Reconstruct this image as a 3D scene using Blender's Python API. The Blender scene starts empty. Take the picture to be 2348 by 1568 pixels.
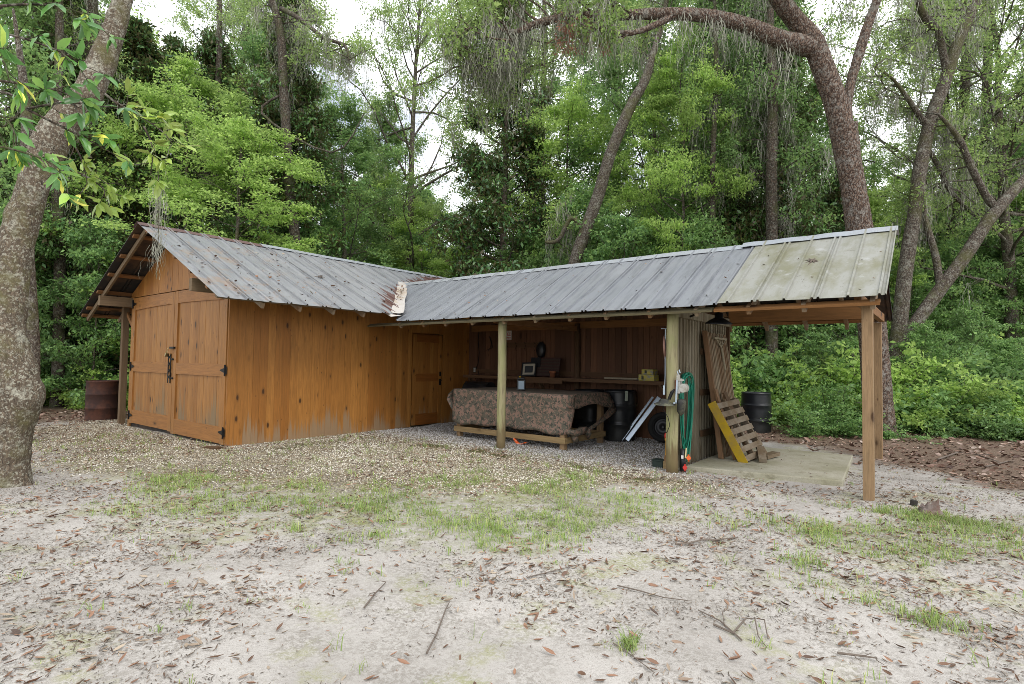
import bpy, math, random
import numpy as np
from mathutils import Vector, Matrix
R_ = math.radians
scn = bpy.context.scene
col = scn.collection

# ------------------------------------------------------------------ camera
FPX, CXP, CYP = 1266.2, 1173.5, 784.0           # focal length and centre in pixels of a 2347 px wide picture
_y, _p, _r = R_(-37.98), R_(2.068), R_(0.839)
FW = np.array([math.sin(_y)*math.cos(_p), math.cos(_y)*math.cos(_p), math.sin(_p)])
_rt = np.array([math.cos(_y), -math.sin(_y), 0.0]); _up = np.cross(_rt, FW)
RT = _rt*math.cos(_r)+_up*math.sin(_r); UP = -_rt*math.sin(_r)+_up*math.cos(_r)
CAM = np.array([8.892, -4.113, 1.4])
cd = bpy.data.cameras.new('camera'); cam = bpy.data.objects.new('camera', cd); col.objects.link(cam)
cd.sensor_width = 36; cd.lens = 36*FPX/2347; cd.clip_start = .05; cd.clip_end = 600
M = Matrix(((RT[0], UP[0], -FW[0], CAM[0]), (RT[1], UP[1], -FW[1], CAM[1]), (RT[2], UP[2], -FW[2], CAM[2]), (0, 0, 0, 1)))
cam.matrix_world = M
scn.camera = cam

def ray(px, py): return FW+RT*((px-CXP)/FPX)+UP*((CYP-py)/FPX)
def at(px, py, depth): return CAM+ray(px, py)*depth
def gp(px, py):
    d = ray(px, py); q = CAM-d*(CAM[2]/d[2]); q[2] = 0; return q
def az(px, depth):                                # ground point below an image column at a depth
    q = at(px, 832, depth); q[2] = 0; return q

# ------------------------------------------------------------------ world, sun, exposure
SUN_EL, SUN_ROT = R_(50), R_(112)
w = bpy.data.worlds.new('World'); scn.world = w; w.use_nodes = True
nt = w.node_tree; nt.nodes.clear()
def N(nt, t, **k):
    n = nt.nodes.new(t)
    for a, b in k.items():
        if a in n.inputs.keys() if isinstance(a, str) else False: n.inputs[a].default_value = b
        else: setattr(n, a, b)
    return n
o = nt.nodes.new('ShaderNodeOutputWorld'); bg = nt.nodes.new('ShaderNodeBackground'); sky = nt.nodes.new('ShaderNodeTexSky')
sky.sky_type = 'NISHITA'; sky.sun_disc = False; sky.sun_elevation = SUN_EL; sky.sun_rotation = SUN_ROT
sky.air_density = 1.0; sky.dust_density = 2.0
tc = nt.nodes.new('ShaderNodeTexCoord'); mp = nt.nodes.new('ShaderNodeMapping'); mp.inputs['Scale'].default_value = (1, 1, 2.2)
nz = nt.nodes.new('ShaderNodeTexNoise'); nz.inputs['Scale'].default_value = 2.3; nz.inputs['Detail'].default_value = 7; nz.inputs['Roughness'].default_value = .6
cr = nt.nodes.new('ShaderNodeValToRGB'); cr.color_ramp.elements[0].position = .30; cr.color_ramp.elements[1].position = .50
mx = nt.nodes.new('ShaderNodeMix'); mx.data_type = 'RGBA'; mx.inputs['B'].default_value = (13.2, 13.5, 14.0, 1)
L = nt.links.new
L(tc.outputs['Generated'], mp.inputs[0]); L(mp.outputs[0], nz.inputs['Vector']); L(nz.outputs['Fac'], cr.inputs[0])
L(cr.outputs[0], mx.inputs['Factor']); L(sky.outputs[0], mx.inputs['A']); L(mx.outputs['Result'], bg.inputs[0]); L(bg.outputs[0], o.inputs[0])
bg.inputs[1].default_value = .13
sl = bpy.data.lights.new('sun', 'SUN'); sl.energy = 1.5; sl.angle = R_(24); sl.color = (1, .96, .9)
so = bpy.data.objects.new('sun', sl); col.objects.link(so)
_az = SUN_ROT  # sun direction: rotation measured from +Y clockwise
sdir = Vector((math.sin(_az)*math.cos(SUN_EL), math.cos(_az)*math.cos(SUN_EL), math.sin(SUN_EL)))
so.rotation_euler = (-sdir).to_track_quat('-Z', 'Y').to_euler()
scn.view_settings.view_transform = 'Standard'; scn.view_settings.look = 'None'
scn.view_settings.exposure = .12; scn.view_settings.gamma = 1
scn.render.engine = 'CYCLES'
c = scn.cycles
c.max_bounces = 7; c.diffuse_bounces = 4; c.glossy_bounces = 3; c.transmission_bounces = 4; c.transparent_max_bounces = 6
c.use_denoising = True; c.filter_width = .85; c.caustics_reflective = False; c.caustics_refractive = False
try: c.denoiser = 'OPENIMAGEDENOISE'; c.denoising_prefilter = 'NONE'
except Exception: pass

# ------------------------------------------------------------------ helpers
def tag(o, label=None, cat=None, group=None, kind=None):
    if label: o['label'] = label
    if cat: o['category'] = cat
    if group: o['group'] = group
    if kind: o['kind'] = kind
    return o
def empty(name, loc, label=None, cat=None, group=None):
    e = bpy.data.objects.new(name, None); e.empty_display_size = .1; e.location = loc; col.objects.link(e)
    return tag(e, label, cat, group)
def wloc(o):
    v = Vector((0, 0, 0))
    while o: v += o.location; o = o.parent
    return v
class MB:
    def __init__(s): s.v = []; s.f = []; s.m = []
    def add(s, vs, fs, mi=0):
        b = len(s.v); s.v += [tuple(map(float, q)) for q in vs]; s.f += [tuple(b+i for i in f) for f in fs]; s.m += [mi]*len(fs); return s
    def hexa(s, a, b, mi=0):   # a, b: four corners each (bottom ring, top ring)
        return s.add(list(a)+list(b), [(3, 2, 1, 0), (4, 5, 6, 7), (0, 1, 5, 4), (1, 2, 6, 5), (2, 3, 7, 6), (3, 0, 4, 7)], mi)
    def box(s, x0, y0, z0, x1, y1, z1, mi=0):
        return s.hexa([(x0, y0, z0), (x1, y0, z0), (x1, y1, z0), (x0, y1, z0)], [(x0, y0, z1), (x1, y0, z1), (x1, y1, z1), (x0, y1, z1)], mi)
    def beam(s, p, q, wd, ht, up=(0, 0, 1), mi=0):
        p = Vector(p); q = Vector(q); d = (q-p).normalized(); up = Vector(up); sd = d.cross(up).normalized(); u = sd.cross(d).normalized()
        a = sd*wd/2; b = u*ht/2
        return s.hexa([p-a-b, p+a-b, p+a+b, p-a+b], [q-a-b, q+a-b, q+a+b, q-a+b], mi)
    def tube(s, pts, rad, n=8, cap=True, mi=0, rough=0, seed=0):
        pts = [Vector(p) for p in pts]; rg = random.Random(seed)
        if not hasattr(rad, '__len__'): rad = [rad]*len(pts)
        prev = None; vs = []; fs = []
        for i, p in enumerate(pts):
            d = (pts[min(i+1, len(pts)-1)]-pts[max(i-1, 0)]).normalized()
            if prev is None:
                a = d.cross(Vector((0, 0, 1)));
                if a.length < .1: a = d.cross(Vector((0, 1, 0)))
            else: a = prev-d*prev.dot(d)
            a.normalize(); prev = a; b = d.cross(a)
            for k in range(n):
                t = 2*math.pi*k/n; r = rad[i]*(1+rough*(rg.random()-.5)); vs.append(p+a*math.cos(t)*r+b*math.sin(t)*r)
        for i in range(len(pts)-1):
            for k in range(n): fs.append((i*n+k, i*n+(k+1) % n, (i+1)*n+(k+1) % n, (i+1)*n+k))
        if cap: fs.append(tuple(range(n-1, -1, -1))); fs.append(tuple((len(pts)-1)*n+k for k in range(n)))
        return s.add(vs, fs, mi)
    def lathe(s, prof, c=(0, 0, 0), n=24, ax=(0, 0, 1), mi=0):
        ax = Vector(ax).normalized(); a = ax.orthogonal().normalized(); b = ax.cross(a); c = Vector(c); vs = []; fs = []
        for r, z in prof:
            for k in range(n):
                t = 2*math.pi*k/n; vs.append(c+ax*z+a*math.cos(t)*r+b*math.sin(t)*r)
        for i in range(len(prof)-1):
            for k in range(n): fs.append((i*n+k, i*n+(k+1) % n, (i+1)*n+(k+1) % n, (i+1)*n+k))
        return s.add(vs, fs, mi)
    def build(s, name, mats, parent=None, smooth=False, bevel=0, solid=0):
        me = bpy.data.meshes.new(name); w0 = wloc(parent) if parent else Vector((0, 0, 0))
        me.from_pydata([(x-w0.x, y-w0.y, z-w0.z) for x, y, z in s.v], [], s.f)
        if not isinstance(mats, (list, tuple)): mats = [mats]
        for m in mats: me.materials.append(m)
        if len(mats) > 1: me.polygons.foreach_set('material_index', s.m)
        if smooth: me.polygons.foreach_set('use_smooth', [True]*len(me.polygons))
        me.update(); ob = bpy.data.objects.new(name, me); col.objects.link(ob)
        if parent: ob.parent = parent
        if solid: md = ob.modifiers.new('solidify', 'SOLIDIFY'); md.thickness = solid; md.offset = -1
        if bevel: md = ob.modifiers.new('bevel', 'BEVEL'); md.width = bevel; md.segments = 2; md.limit_method = 'ANGLE'
        return ob

def np_mesh(name, V, F, mat, parent=None, smooth=False):
    """V (n,3), F (m,k) all faces with k corners"""
    me = bpy.data.meshes.new(name); n = len(V); m, k = F.shape
    w0 = wloc(parent) if parent else Vector((0, 0, 0))
    V = V-np.array(w0)
    me.vertices.add(n); me.vertices.foreach_set('co', V.astype(np.float32).ravel())
    me.loops.add(m*k); me.loops.foreach_set('vertex_index', F.astype(np.int32).ravel())
    me.polygons.add(m); me.polygons.foreach_set('loop_start', np.arange(0, m*k, k, dtype=np.int32))
    me.polygons.foreach_set('loop_total', np.full(m, k, dtype=np.int32))
    if smooth: me.polygons.foreach_set('use_smooth', np.ones(m, dtype=bool))
    me.update(calc_edges=True); me.materials.append(mat)
    ob = bpy.data.objects.new(name, me); col.objects.link(ob)
    if parent: ob.parent = parent
    return ob
def nrm(a): return a/np.maximum(np.linalg.norm(a, axis=-1, keepdims=True), 1e-9)
def scatter(tv, tf, P, D, Nn, L, W, T=None):
    """copies of a template: x along D, y across, z along the normal"""
    D = nrm(D); S = nrm(np.cross(Nn, D)); Nn = np.cross(D, S); T = L if T is None else T
    V = (P[:, None, :]+tv[None, :, 0:1]*(D*L[:, None])[:, None, :]+tv[None, :, 1:2]*(S*W[:, None])[:, None, :]+tv[None, :, 2:3]*(Nn*T[:, None])[:, None, :])
    k = len(tv); F = tf[None, :, :]+(np.arange(len(P))*k)[:, None, None]
    return V.reshape(-1, 3), F.reshape(-1, tf.shape[1])
LEAF_V = np.array([(0, 0, 0), (.45, -.5, .07), (1, 0, -.08), (.45, .5, .07)]); LEAF_F = np.array([(0, 1, 2, 3)])
LEAF6_V = np.array([(0, 0, 0), (.3, -.46, .05), (.7, -.4, .03), (1, 0, -.1), (.7, .4, .03), (.3, .46, .05), (.3, 0, 0), (.7, 0, -.03)])
LEAF6_F = np.array([(0, 1, 6, 6), (1, 2, 7, 6), (2, 3, 7, 7), (3, 4, 7, 7), (4, 5, 6, 7), (5, 0, 6, 6)])
LEAF6_T = np.array([(0, 1, 6), (1, 2, 7), (1, 7, 6), (2, 3, 7), (3, 4, 7), (4, 5, 6), (4, 6, 7), (5, 0, 6)])

def hash2(ix, iy, s):
    n = (ix.astype(np.int64)*374761393+iy.astype(np.int64)*668265263+s*1442695041) & 0x7fffffff
    n = ((n ^ (n >> 13))*1274126177) & 0x7fffffff
    return ((n ^ (n >> 16)) & 0xffff)/65535.
def vnoise(x, y, sc, s=0):
    x = np.asarray(x)*sc; y = np.asarray(y)*sc; ix = np.floor(x); iy = np.floor(y); fx = x-ix; fy = y-iy
    fx = fx*fx*(3-2*fx); fy = fy*fy*(3-2*fy); ix = ix.astype(int); iy = iy.astype(int)
    a = hash2(ix, iy, s); b = hash2(ix+1, iy, s); c_ = hash2(ix, iy+1, s); d = hash2(ix+1, iy+1, s)
    return (a*(1-fx)+b*fx)*(1-fy)+(c_*(1-fx)+d*fx)*fy
def fbm(x, y, sc, oct=4, s=0):
    t = 0; a = .5; n = 0
    for i in range(oct): t = t+a*vnoise(x, y, sc*2**i, s+i); n += a; a *= .5
    return t/n
def smooth(a, b, x): t = np.clip((x-a)/(b-a), 0, 1); return t*t*(3-2*t)
def poly_sd(poly, x, y):
    """signed distance to a polygon, positive inside"""
    poly = np.array([[q[0], q[1]] for q in poly]); d = np.full(np.shape(x), 1e9); ins = np.zeros(np.shape(x), bool)
    for i in range(len(poly)):
        a = poly[i]; b = poly[(i+1) % len(poly)]; e = b-a
        t = np.clip(((x-a[0])*e[0]+(y-a[1])*e[1])/(e@e), 0, 1)
        d = np.minimum(d, np.hypot(x-a[0]-t*e[0], y-a[1]-t*e[1]))
        cnd = ((a[1] > y) != (b[1] > y)) & (x < (b[0]-a[0])*(y-a[1])/(b[1]-a[1]+1e-12)+a[0]); ins ^= cnd
    return np.where(ins, d, -d)

# ------------------------------------------------------------------ materials
class Mat:
    """small node-graph helper"""
    def __init__(s, name):
        s.m = bpy.data.materials.new(name); s.m.use_nodes = True; s.nt = s.m.node_tree; s.b = s.nt.nodes['Principled BSDF']; s.out = s.nt.nodes['Material Output']
        s.pos = s.nt.nodes.new('ShaderNodeNewGeometry')
    def L(s, a, b): s.nt.links.new(a, b)
    def put(s, inp, v):
        if hasattr(v, 'links') or isinstance(v, bpy.types.NodeSocket): s.L(v, inp)
        elif isinstance(v, tuple) and len(v) == 3 and inp.type == 'RGBA': inp.default_value = (*v, 1)
        else: inp.default_value = v
    def P(s): return s.pos.outputs['Position']
    def island(s): return s.pos.outputs['Random Per Island']
    def obj(s):
        n = s.nt.nodes.new('ShaderNodeTexCoord'); return n.outputs['Object']
    def rnd(s):
        n = s.nt.nodes.new('ShaderNodeObjectInfo'); return n.outputs['Random']
    def map(s, v, sc=(1, 1, 1), loc=(0, 0, 0), rot=(0, 0, 0)):
        n = s.nt.nodes.new('ShaderNodeMapping'); s.L(v, n.inputs[0]); n.inputs['Scale'].default_value = sc; n.inputs['Location'].default_value = loc; n.inputs['Rotation'].default_value = rot; return n.outputs[0]
    def noise(s, v, sc, det=4, rough=.55, dist=0, w_=None):
        n = s.nt.nodes.new('ShaderNodeTexNoise')
        if w_ is not None: n.noise_dimensions = '4D'; s.put(n.inputs['W'], w_)
        s.L(v, n.inputs['Vector']); n.inputs['Scale'].default_value = sc; n.inputs['Detail'].default_value = det; n.inputs['Roughness'].default_value = rough; n.inputs['Distortion'].default_value = dist; return n.outputs['Fac']
    def vor(s, v, sc, feat='F1', rand=1, out='Distance'):
        n = s.nt.nodes.new('ShaderNodeTexVoronoi'); n.feature = feat; s.L(v, n.inputs['Vector']); n.inputs['Scale'].default_value = sc; n.inputs['Randomness'].default_value = rand; return n.outputs[out]
    def ramp(s, v, stops, interp='LINEAR'):
        n = s.nt.nodes.new('ShaderNodeValToRGB'); n.color_ramp.interpolation = interp; s.L(v, n.inputs[0]); e = n.color_ramp.elements
        while len(e) < len(stops): e.new(.5)
        for q, (p, c_) in zip(e, stops): q.position = p; q.color = (*c_, 1) if isinstance(c_, tuple) else (c_, c_, c_, 1)
        return n.outputs[0]
    def mix(s, f, a, b, mode='MIX'):
        n = s.nt.nodes.new('ShaderNodeMix'); n.data_type = 'RGBA'; n.blend_type = mode; s.put(n.inputs['Factor'], f); s.put(n.inputs['A'], a); s.put(n.inputs['B'], b); return n.outputs['Result']
    def math(s, op, a, b=0, c_=0, clamp=False):
        n = s.nt.nodes.new('ShaderNodeMath'); n.operation = op; n.use_clamp = clamp
        s.put(n.inputs[0], a); s.put(n.inputs[1], b); s.put(n.inputs[2], c_); return n.outputs[0]
    def xyz(s, v):
        n = s.nt.nodes.new('ShaderNodeSeparateXYZ'); s.L(v, n.inputs[0]); return n.outputs
    def attr(s, name, which='Color'):
        n = s.nt.nodes.new('ShaderNodeAttribute'); n.attribute_name = name; return n.outputs[which]
    def bump(s, h, st=.3, dist=.01, prev=None):
        n = s.nt.nodes.new('ShaderNodeBump'); s.L(h, n.inputs['Height']); n.inputs['Strength'].default_value = st; n.inputs['Distance'].default_value = dist
        if prev is not None: s.L(prev, n.inputs['Normal'])
        s.L(n.outputs[0], s.b.inputs['Normal']); return n.outputs[0]
    def set(s, **k):
        nm = dict(col='Base Color', rough='Roughness', metal='Metallic', spec='Specular IOR Level', trans='Transmission Weight', alpha='Alpha', coat='Coat Weight', em='Emission Color', ems='Emission Strength', sheen='Sheen Weight')
        for a, v in k.items(): s.put(s.b.inputs[nm[a]], v)
        return s
def simple(name, colr, rough=.6, metal=0, var=.25, sc=12, bump=.15, spec=.4, dirt=None):
    m = Mat(name); v = m.obj(); n = m.noise(v, sc, 5); cc = m.mix(m.math('MULTIPLY', n, var*2), colr, tuple(x*.45 for x in colr))
    if dirt: cc = m.mix(m.ramp(m.noise(v, sc*.35, 6, .7), [(.45, 0.), (.62, 1.)]), cc, dirt)
    m.set(col=cc, rough=rough, metal=metal, spec=spec); m.bump(m.noise(v, sc*4, 4), bump, .005); return m.m
def wood(name, c1, c2, axis='z', knots=0, weather=None, grey=None, rough=.65, gs=1.0, dark=None):
    """boards: colour differs board by board, grain runs along the axis"""
    m = Mat(name); P = m.P(); isl = m.island(); st = dict(z=(9, 9, .7), x=(.7, 9, 9), y=(9, .7, 9))[axis]
    off = m.nt.nodes.new('ShaderNodeCombineXYZ'); s7 = m.math('MULTIPLY', isl, 37.0); m.L(s7, off.inputs[0]); m.L(s7, off.inputs[1]); m.L(s7, off.inputs[2])
    add = m.nt.nodes.new('ShaderNodeVectorMath'); add.operation = 'ADD'; m.L(P, add.inputs[0]); m.L(off.outputs[0], add.inputs[1]); V = add.outputs[0]
    g = m.noise(m.map(V, st), 3.2*gs, 6, .6, 1.2); fine = m.noise(m.map(V, tuple(x*5 for x in st)), 4*gs, 3, .6)
    cc = m.mix(m.ramp(isl, [(0, 0.), (1, 1.)]), c1, c2)
    cc = m.mix(m.ramp(g, [(.38, 0.), (.72, .75)]), cc, tuple(x*.42 for x in c1))
    cc = m.mix(m.math('MULTIPLY', fine, .35), cc, tuple(x*.5 for x in c2))
    if knots:
        ks = dict(z=(5.5, 5.5, 2.4), x=(2.4, 5.5, 5.5), y=(5.5, 2.4, 5.5))[axis]
        if axis == 'z':
            vx_, vy_, vz_ = m.xyz(V); cb = m.nt.nodes.new('ShaderNodeCombineXYZ'); m.L(m.math('ADD', vx_, vy_), cb.inputs[0]); m.L(vz_, cb.inputs[2]); V2 = cb.outputs[0]
        else: V2 = V
        k2 = m.vor(m.map(V2, tuple(q*1.7 for q in ks)), 1.0*knots); cc = m.mix(m.ramp(k2, [(.0, .8), (.05, .6), (.09, 0.)]), cc, (.06, .025, .01)); cc = m.mix(m.ramp(m.noise(m.map(V, (14, 14, 1.1) if axis == 'z' else (3, 3, 3)), 1.5, 5, .7), [(.6, 0.), (.72, .35)]), cc, (.09, .04, .015))
        k = m.vor(m.map(V2, ks), 1.0*knots); kc = m.vor(m.map(V2, ks), 1.0*knots, 'F1', 1, 'Color'); kk = m.nt.nodes.new('ShaderNodeSeparateColor'); m.L(kc, kk.inputs[0]); cc = m.mix(m.math('MULTIPLY', m.ramp(kk.outputs[0], [(.2, 0.), (.25, 1.)]), m.ramp(k, [(.0, 1.), (.085, .9), (.12, .3), (.22, 0.)])), cc, (.045, .02, .008))
    z = m.xyz(P)[2]
    if weather is not None:
        wn = m.nt.nodes.new('ShaderNodeTexWhiteNoise'); wn.noise_dimensions = '1D'; m.L(isl, wn.inputs['W']); bh = m.math('POWER', wn.outputs['Value'], 1.6)
        n2 = m.noise(m.map(V, (22, 22, .5)), 1.3, 5, .75); t = m.math('ADD', m.math('MULTIPLY', z, 1/weather[1]), m.math('ADD', m.math('MULTIPLY', m.math('SUBTRACT', n2, .5), -weather[2]*3.2), m.math('MULTIPLY_ADD', bh, -weather[2]*1.5, .25)))
        cc = m.mix(m.ramp(t, [(0, weather[3] if len(weather) > 3 else .85), (.3, 0.)]), cc, weather[0])
    if grey: cc = m.mix(m.ramp(m.noise(m.map(V, (6, 6, .8) if axis == 'z' else (2, 2, 2)), 1.0, 5, .7), [(.4, 0.), (.62, .9)]), cc, grey)
    m.set(col=cc, rough=rough, spec=.3); m.bump(g, .25, .004, m.bump(fine, .2, .002)); return m.m

W_ORANGE = wood('stained_pine', (.47, .21, .050), (.32, .125, .026), 'z', 1.0, ((.26, .20, .13), .62, .62, .72), rough=.5)
W_ORANGED = wood('stained_pine_rail', (.33, .12, .025), (.25, .085, .016), 'y', .6, rough=.5)
W_DOOR = wood('door_pine', (.46, .215, .06), (.34, .145, .036), 'z', .8, ((.20, .155, .09), 1.15, .6, .8), rough=.5)
W_RAIL = wood('rail_pine', (.42, .19, .055), (.36, .155, .042), 'x', .7, ((.16, .12, .065), .45, .2, .75), rough=.5)
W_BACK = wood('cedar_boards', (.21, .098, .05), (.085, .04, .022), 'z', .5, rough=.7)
W_GREY = wood('weathered_boards', (.23, .185, .115), (.15, .115, .07), 'z', .4, rough=.85, grey=(.30, .27, .20))
W_TREAT = wood('treated_lumber_x', (.36, .25, .12), (.30, .20, .09), 'x', .6, rough=.75)
W_TREATY = wood('treated_lumber_y', (.36, .25, .12), (.30, .20, .09), 'y', .6, rough=.75)
W_POST = wood('pine_post', (.36, .235, .125), (.30, .19, .10), 'z', .7, ((.24, .20, .15), .5, .2, .8), rough=.75, gs=1.5)
W_BEAM = wood('old_beam_x', (.34, .165, .06), (.26, .12, .04), 'x', .5, rough=.75)
W_BEAMY = wood('old_beam_y', (.32, .155, .06), (.24, .115, .045), 'y', .5, rough=.75)
W_RAFT = wood('rafter_wood', (.30, .17, .08), (.22, .12, .055), 'y', .4, rough=.8, grey=(.25, .2, .14))
W_PORCH = wood('porch_post_wood', (.20, .13, .07), (.16, .105, .06), 'z', .4, rough=.8)
W_EAVE = wood('mossy_eave_board', (.20, .175, .10), (.17, .14, .08), 'x', 0, rough=.85)
W_BRKT = wood('greying_beam', (.24, .17, .10), (.20, .14, .08), 'y', .3, rough=.8)
W_PALLET = wood('pallet_wood', (.22, .155, .09), (.15, .105, .06), 'y', .3, rough=.85, grey=(.24, .2, .15))
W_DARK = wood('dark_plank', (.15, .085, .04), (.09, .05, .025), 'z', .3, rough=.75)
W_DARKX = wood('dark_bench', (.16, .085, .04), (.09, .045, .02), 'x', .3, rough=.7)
m = Mat('mossy_round_post'); P = m.obj(); g = m.noise(m.map(P, (10, 10, 1)), 3, 6, .65)
cc = m.mix(m.ramp(m.noise(m.map(P, (3, 3, 1.2)), 1.8, 5), [(.4, 0.), (.6, 1.)]), (.32, .28, .16), (.27, .265, .12)); cc = m.mix(m.ramp(g, [(.5, 0.), (.75, .8)]), cc, (.12, .09, .05))
z = m.xyz(P)[2]; cc = m.mix(m.ramp(m.math('SUBTRACT', m.math('MULTIPLY', z, 1.6), m.math('MULTIPLY', g, .9)), [(0, .8), (.25, 0.)]), cc, (.13, .085, .035))
m.set(col=cc, rough=.85); m.bump(g, .4, .006); M_ROUND = m.m

def galv(name, base, stain, rustmask=None, metal=.55):
    m = Mat(name); P = m.P(); n1 = m.noise(P, 1.4, 6, .65); n2 = m.noise(m.map(P, (1, 9, 1) if rustmask == 'A' else (9, 1, 1)), 1.2, 6, .7); fn = m.noise(P, 60, 3)
    cc = m.mix(m.ramp(n1, [(.35, 0.), (.7, .6)]), base, stain); cc = m.mix(m.ramp(n2, [(.47, 0.), (.68, .75)]), cc, tuple(x*.5 for x in base)); cc = m.mix(m.math('MULTIPLY', fn, .25), cc, (.3, .3, .3))
    sp = m.vor(P, 5.0); cc = m.mix(m.ramp(m.noise(P, 7, 6, .75), [(.66, 0.), (.71, .8)]), cc, (.20, .10, .055))
    mt = metal; rg = .5
    if rustmask == 'A':
        x, y, _ = m.xyz(P); vy = m.math('MULTIPLY_ADD', x, -.925, 2.6+.95*.925); d = m.math('SUBTRACT', vy, y)
        nn = m.noise(m.map(P, (.55, 7, .55)), 1.6, 4, .6); lim = m.math('MULTIPLY_ADD', nn, 2.6, -.75)
        # stronger at mid slope
        xs = m.math('ABSOLUTE', m.math('SUBTRACT', x, .05)); lim = m.math('SUBTRACT', lim, m.math('MULTIPLY', xs, .55))
        msk = m.ramp(m.math('SUBTRACT', lim, d), [(0, 0.), (.04, 1.)]); cc = m.mix(msk, cc, m.mix(m.noise(P, 9, 5), (.13, .055, .04), (.075, .04, .035)))
        mt = m.math('MULTIPLY_ADD', msk, -metal, metal); n5 = m.noise(P, 2.2, 7, .7); my = m.ramp(y, [(.0, 1.), (.3, 0.)])
        cc = m.mix(m.math('MULTIPLY', m.ramp(n5, [(.52, 0.), (.62, .6)]), m.ramp(m.math('MULTIPLY', y, .5), [(.2, 1.), (1., .1)])), cc, (.34, .24, .17))
    m.set(col=cc, rough=rg, metal=mt, spec=.4); m.bump(n1, .1, .01, m.bump(fn, .05, .002)); return m.m
M_ROOFA = galv('galvanised_roof_worn', (.275, .285, .30), (.35, .35, .345), 'A', .35)
M_ROOFB = galv('galvanised_roof', (.225, .24, .265), (.275, .285, .30), None, .35)
m = Mat('algae_stained_roof'); P = m.P(); n = m.noise(m.map(P, (2, 1, 1)), 1.3, 6, .65)
cc = m.mix(m.ramp(n, [(.42, 0.), (.62, 1.)]), (.31, .31, .28), (.21, .205, .135)); cc = m.mix(m.ramp(m.noise(m.map(P, (9, 1, 1)), 1.4, 6, .7), [(.5, 0.), (.7, .6)]), cc, (.22, .22, .17)); cc = m.mix(m.ramp(m.noise(P, 14, 5, .7), [(.62, 0.), (.68, .8)]), cc, (.16, .15, .12))
cc = m.mix(m.ramp(m.noise(P, 4, 5, .7), [(.3, .5), (.4, 0.)]), cc, (.46, .46, .45))
m.set(col=cc, rough=.6, metal=.3); m.bump(m.noise(P, 30, 4), .1, .003); M_ROOFC = m.m
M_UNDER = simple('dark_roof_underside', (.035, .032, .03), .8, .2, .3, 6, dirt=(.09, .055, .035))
M_CAP = simple('ridge_cap_metal', (.42, .45, .49), .5, .5, .15, 3, .05, dirt=(.36, .37, .38))
M_CAPRUST = simple('rusty_ridge_cap', (.17, .10, .09), .7, .2, .3, 4)
M_FLASH = simple('white_flashing', (.58, .54, .50), .6, .1, .2, 5, .3, dirt=(.42, .33, .24))
M_IRON = simple('black_iron', (.012, .012, .013), .45, .5, .3, 30)
M_BRASS = simple('padlock_metal', (.55, .46, .25), .3, .9, .15, 10)
M_PLASTIC = simple('black_plastic', (.010, .012, .015), .35, 0, .2, 5, .1, dirt=(.03, .03, .028))
M_RUBBER = simple('tyre_rubber', (.010, .010, .010), .8)
M_RIM = simple('dark_steel_rim', (.03, .03, .032), .4, .6)
M_ALU = simple('aluminium', (.50, .58, .66), .35, .7, .2, 8)
M_CONC = simple('concrete', (.40, .375, .31), .85, 0, .3, 1.6, .3, dirt=(.31, .295, .21))
M_HOSE = simple('green_hose', (.008, .24, .15), .45, 0, .2, 15, dirt=(.02, .16, .10))
M_WHITEP = simple('chalky_white_paint', (.48, .47, .43), .6, .1, .2, 20, dirt=(.3, .26, .2))
M_YELLOW = simple('yellow_paint', (.55, .36, .015), .7, 0, .25, 14, .3, dirt=(.36, .24, .05))
M_ORANGEP = simple('orange_plastic', (.75, .13, .02), .5)
M_REDP = simple('red_paint', (.55, .03, .02), .5)
M_DUSTY = simple('dusty_dark_metal', (.05, .05, .045), .7, .3, .3, 20, dirt=(.14, .14, .09))
M_TAN = simple('tan_wood_ring', (.28, .24, .16), .7, 0, .2, 20)
M_TERRA = simple('terracotta', (.30, .11, .05), .8)
M_RUSTD = simple('rusty_drum', (.055, .024, .018), .75, .2, .4, 9, .3, dirt=(.095, .035, .02))
M_WHITE = simple('plain_white', (.7, .69, .66), .6, 0, .05)
M_SAW = simple('old_copper_metal', (.24, .13, .10), .6, .3)

# ------------------------------------------------------------------ ground
gravel_poly = [gp(*q) for q in ((60, 985), (75, 1065), (330, 1095), (640, 1125), (1000, 1135), (1300, 1128), (1540, 1128), (1690, 1120), (1560, 1092))]+[(5.95, 2.9), (5.95, 5.6), (-.3, 5.6), (-.3, .3), (-4.2, .3), (-6.2, 1.0)]
grass_poly = [gp(*q) for q in ((330, 1090), (760, 1105), (1300, 1095), (1640, 1140), (1560, 1200), (1290, 1265), (1000, 1255), (700, 1235), (430, 1200))]
grass2_poly = [gp(*q) for q in ((1760, 1215), (1990, 1190), (2040, 1165), (2240, 1165), (2440, 1190), (2440, 1300), (2120, 1270), (1800, 1260))]
litter_poly = [gp(*q) for q in ((1660, 985), (1960, 1050), (2080, 1075), (2200, 1110), (2420, 1140))]+[(16, 4.5), (30, 20), (0, 40), (-40, 40), (-40, -14), (-12, -9), (-6.4, -3.2), (-5.6, -.2), (-5.0, 5), (-4.4, 9.3), (0, 9.3), (.5, 6.2), (5.7, 6.2)]
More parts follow.
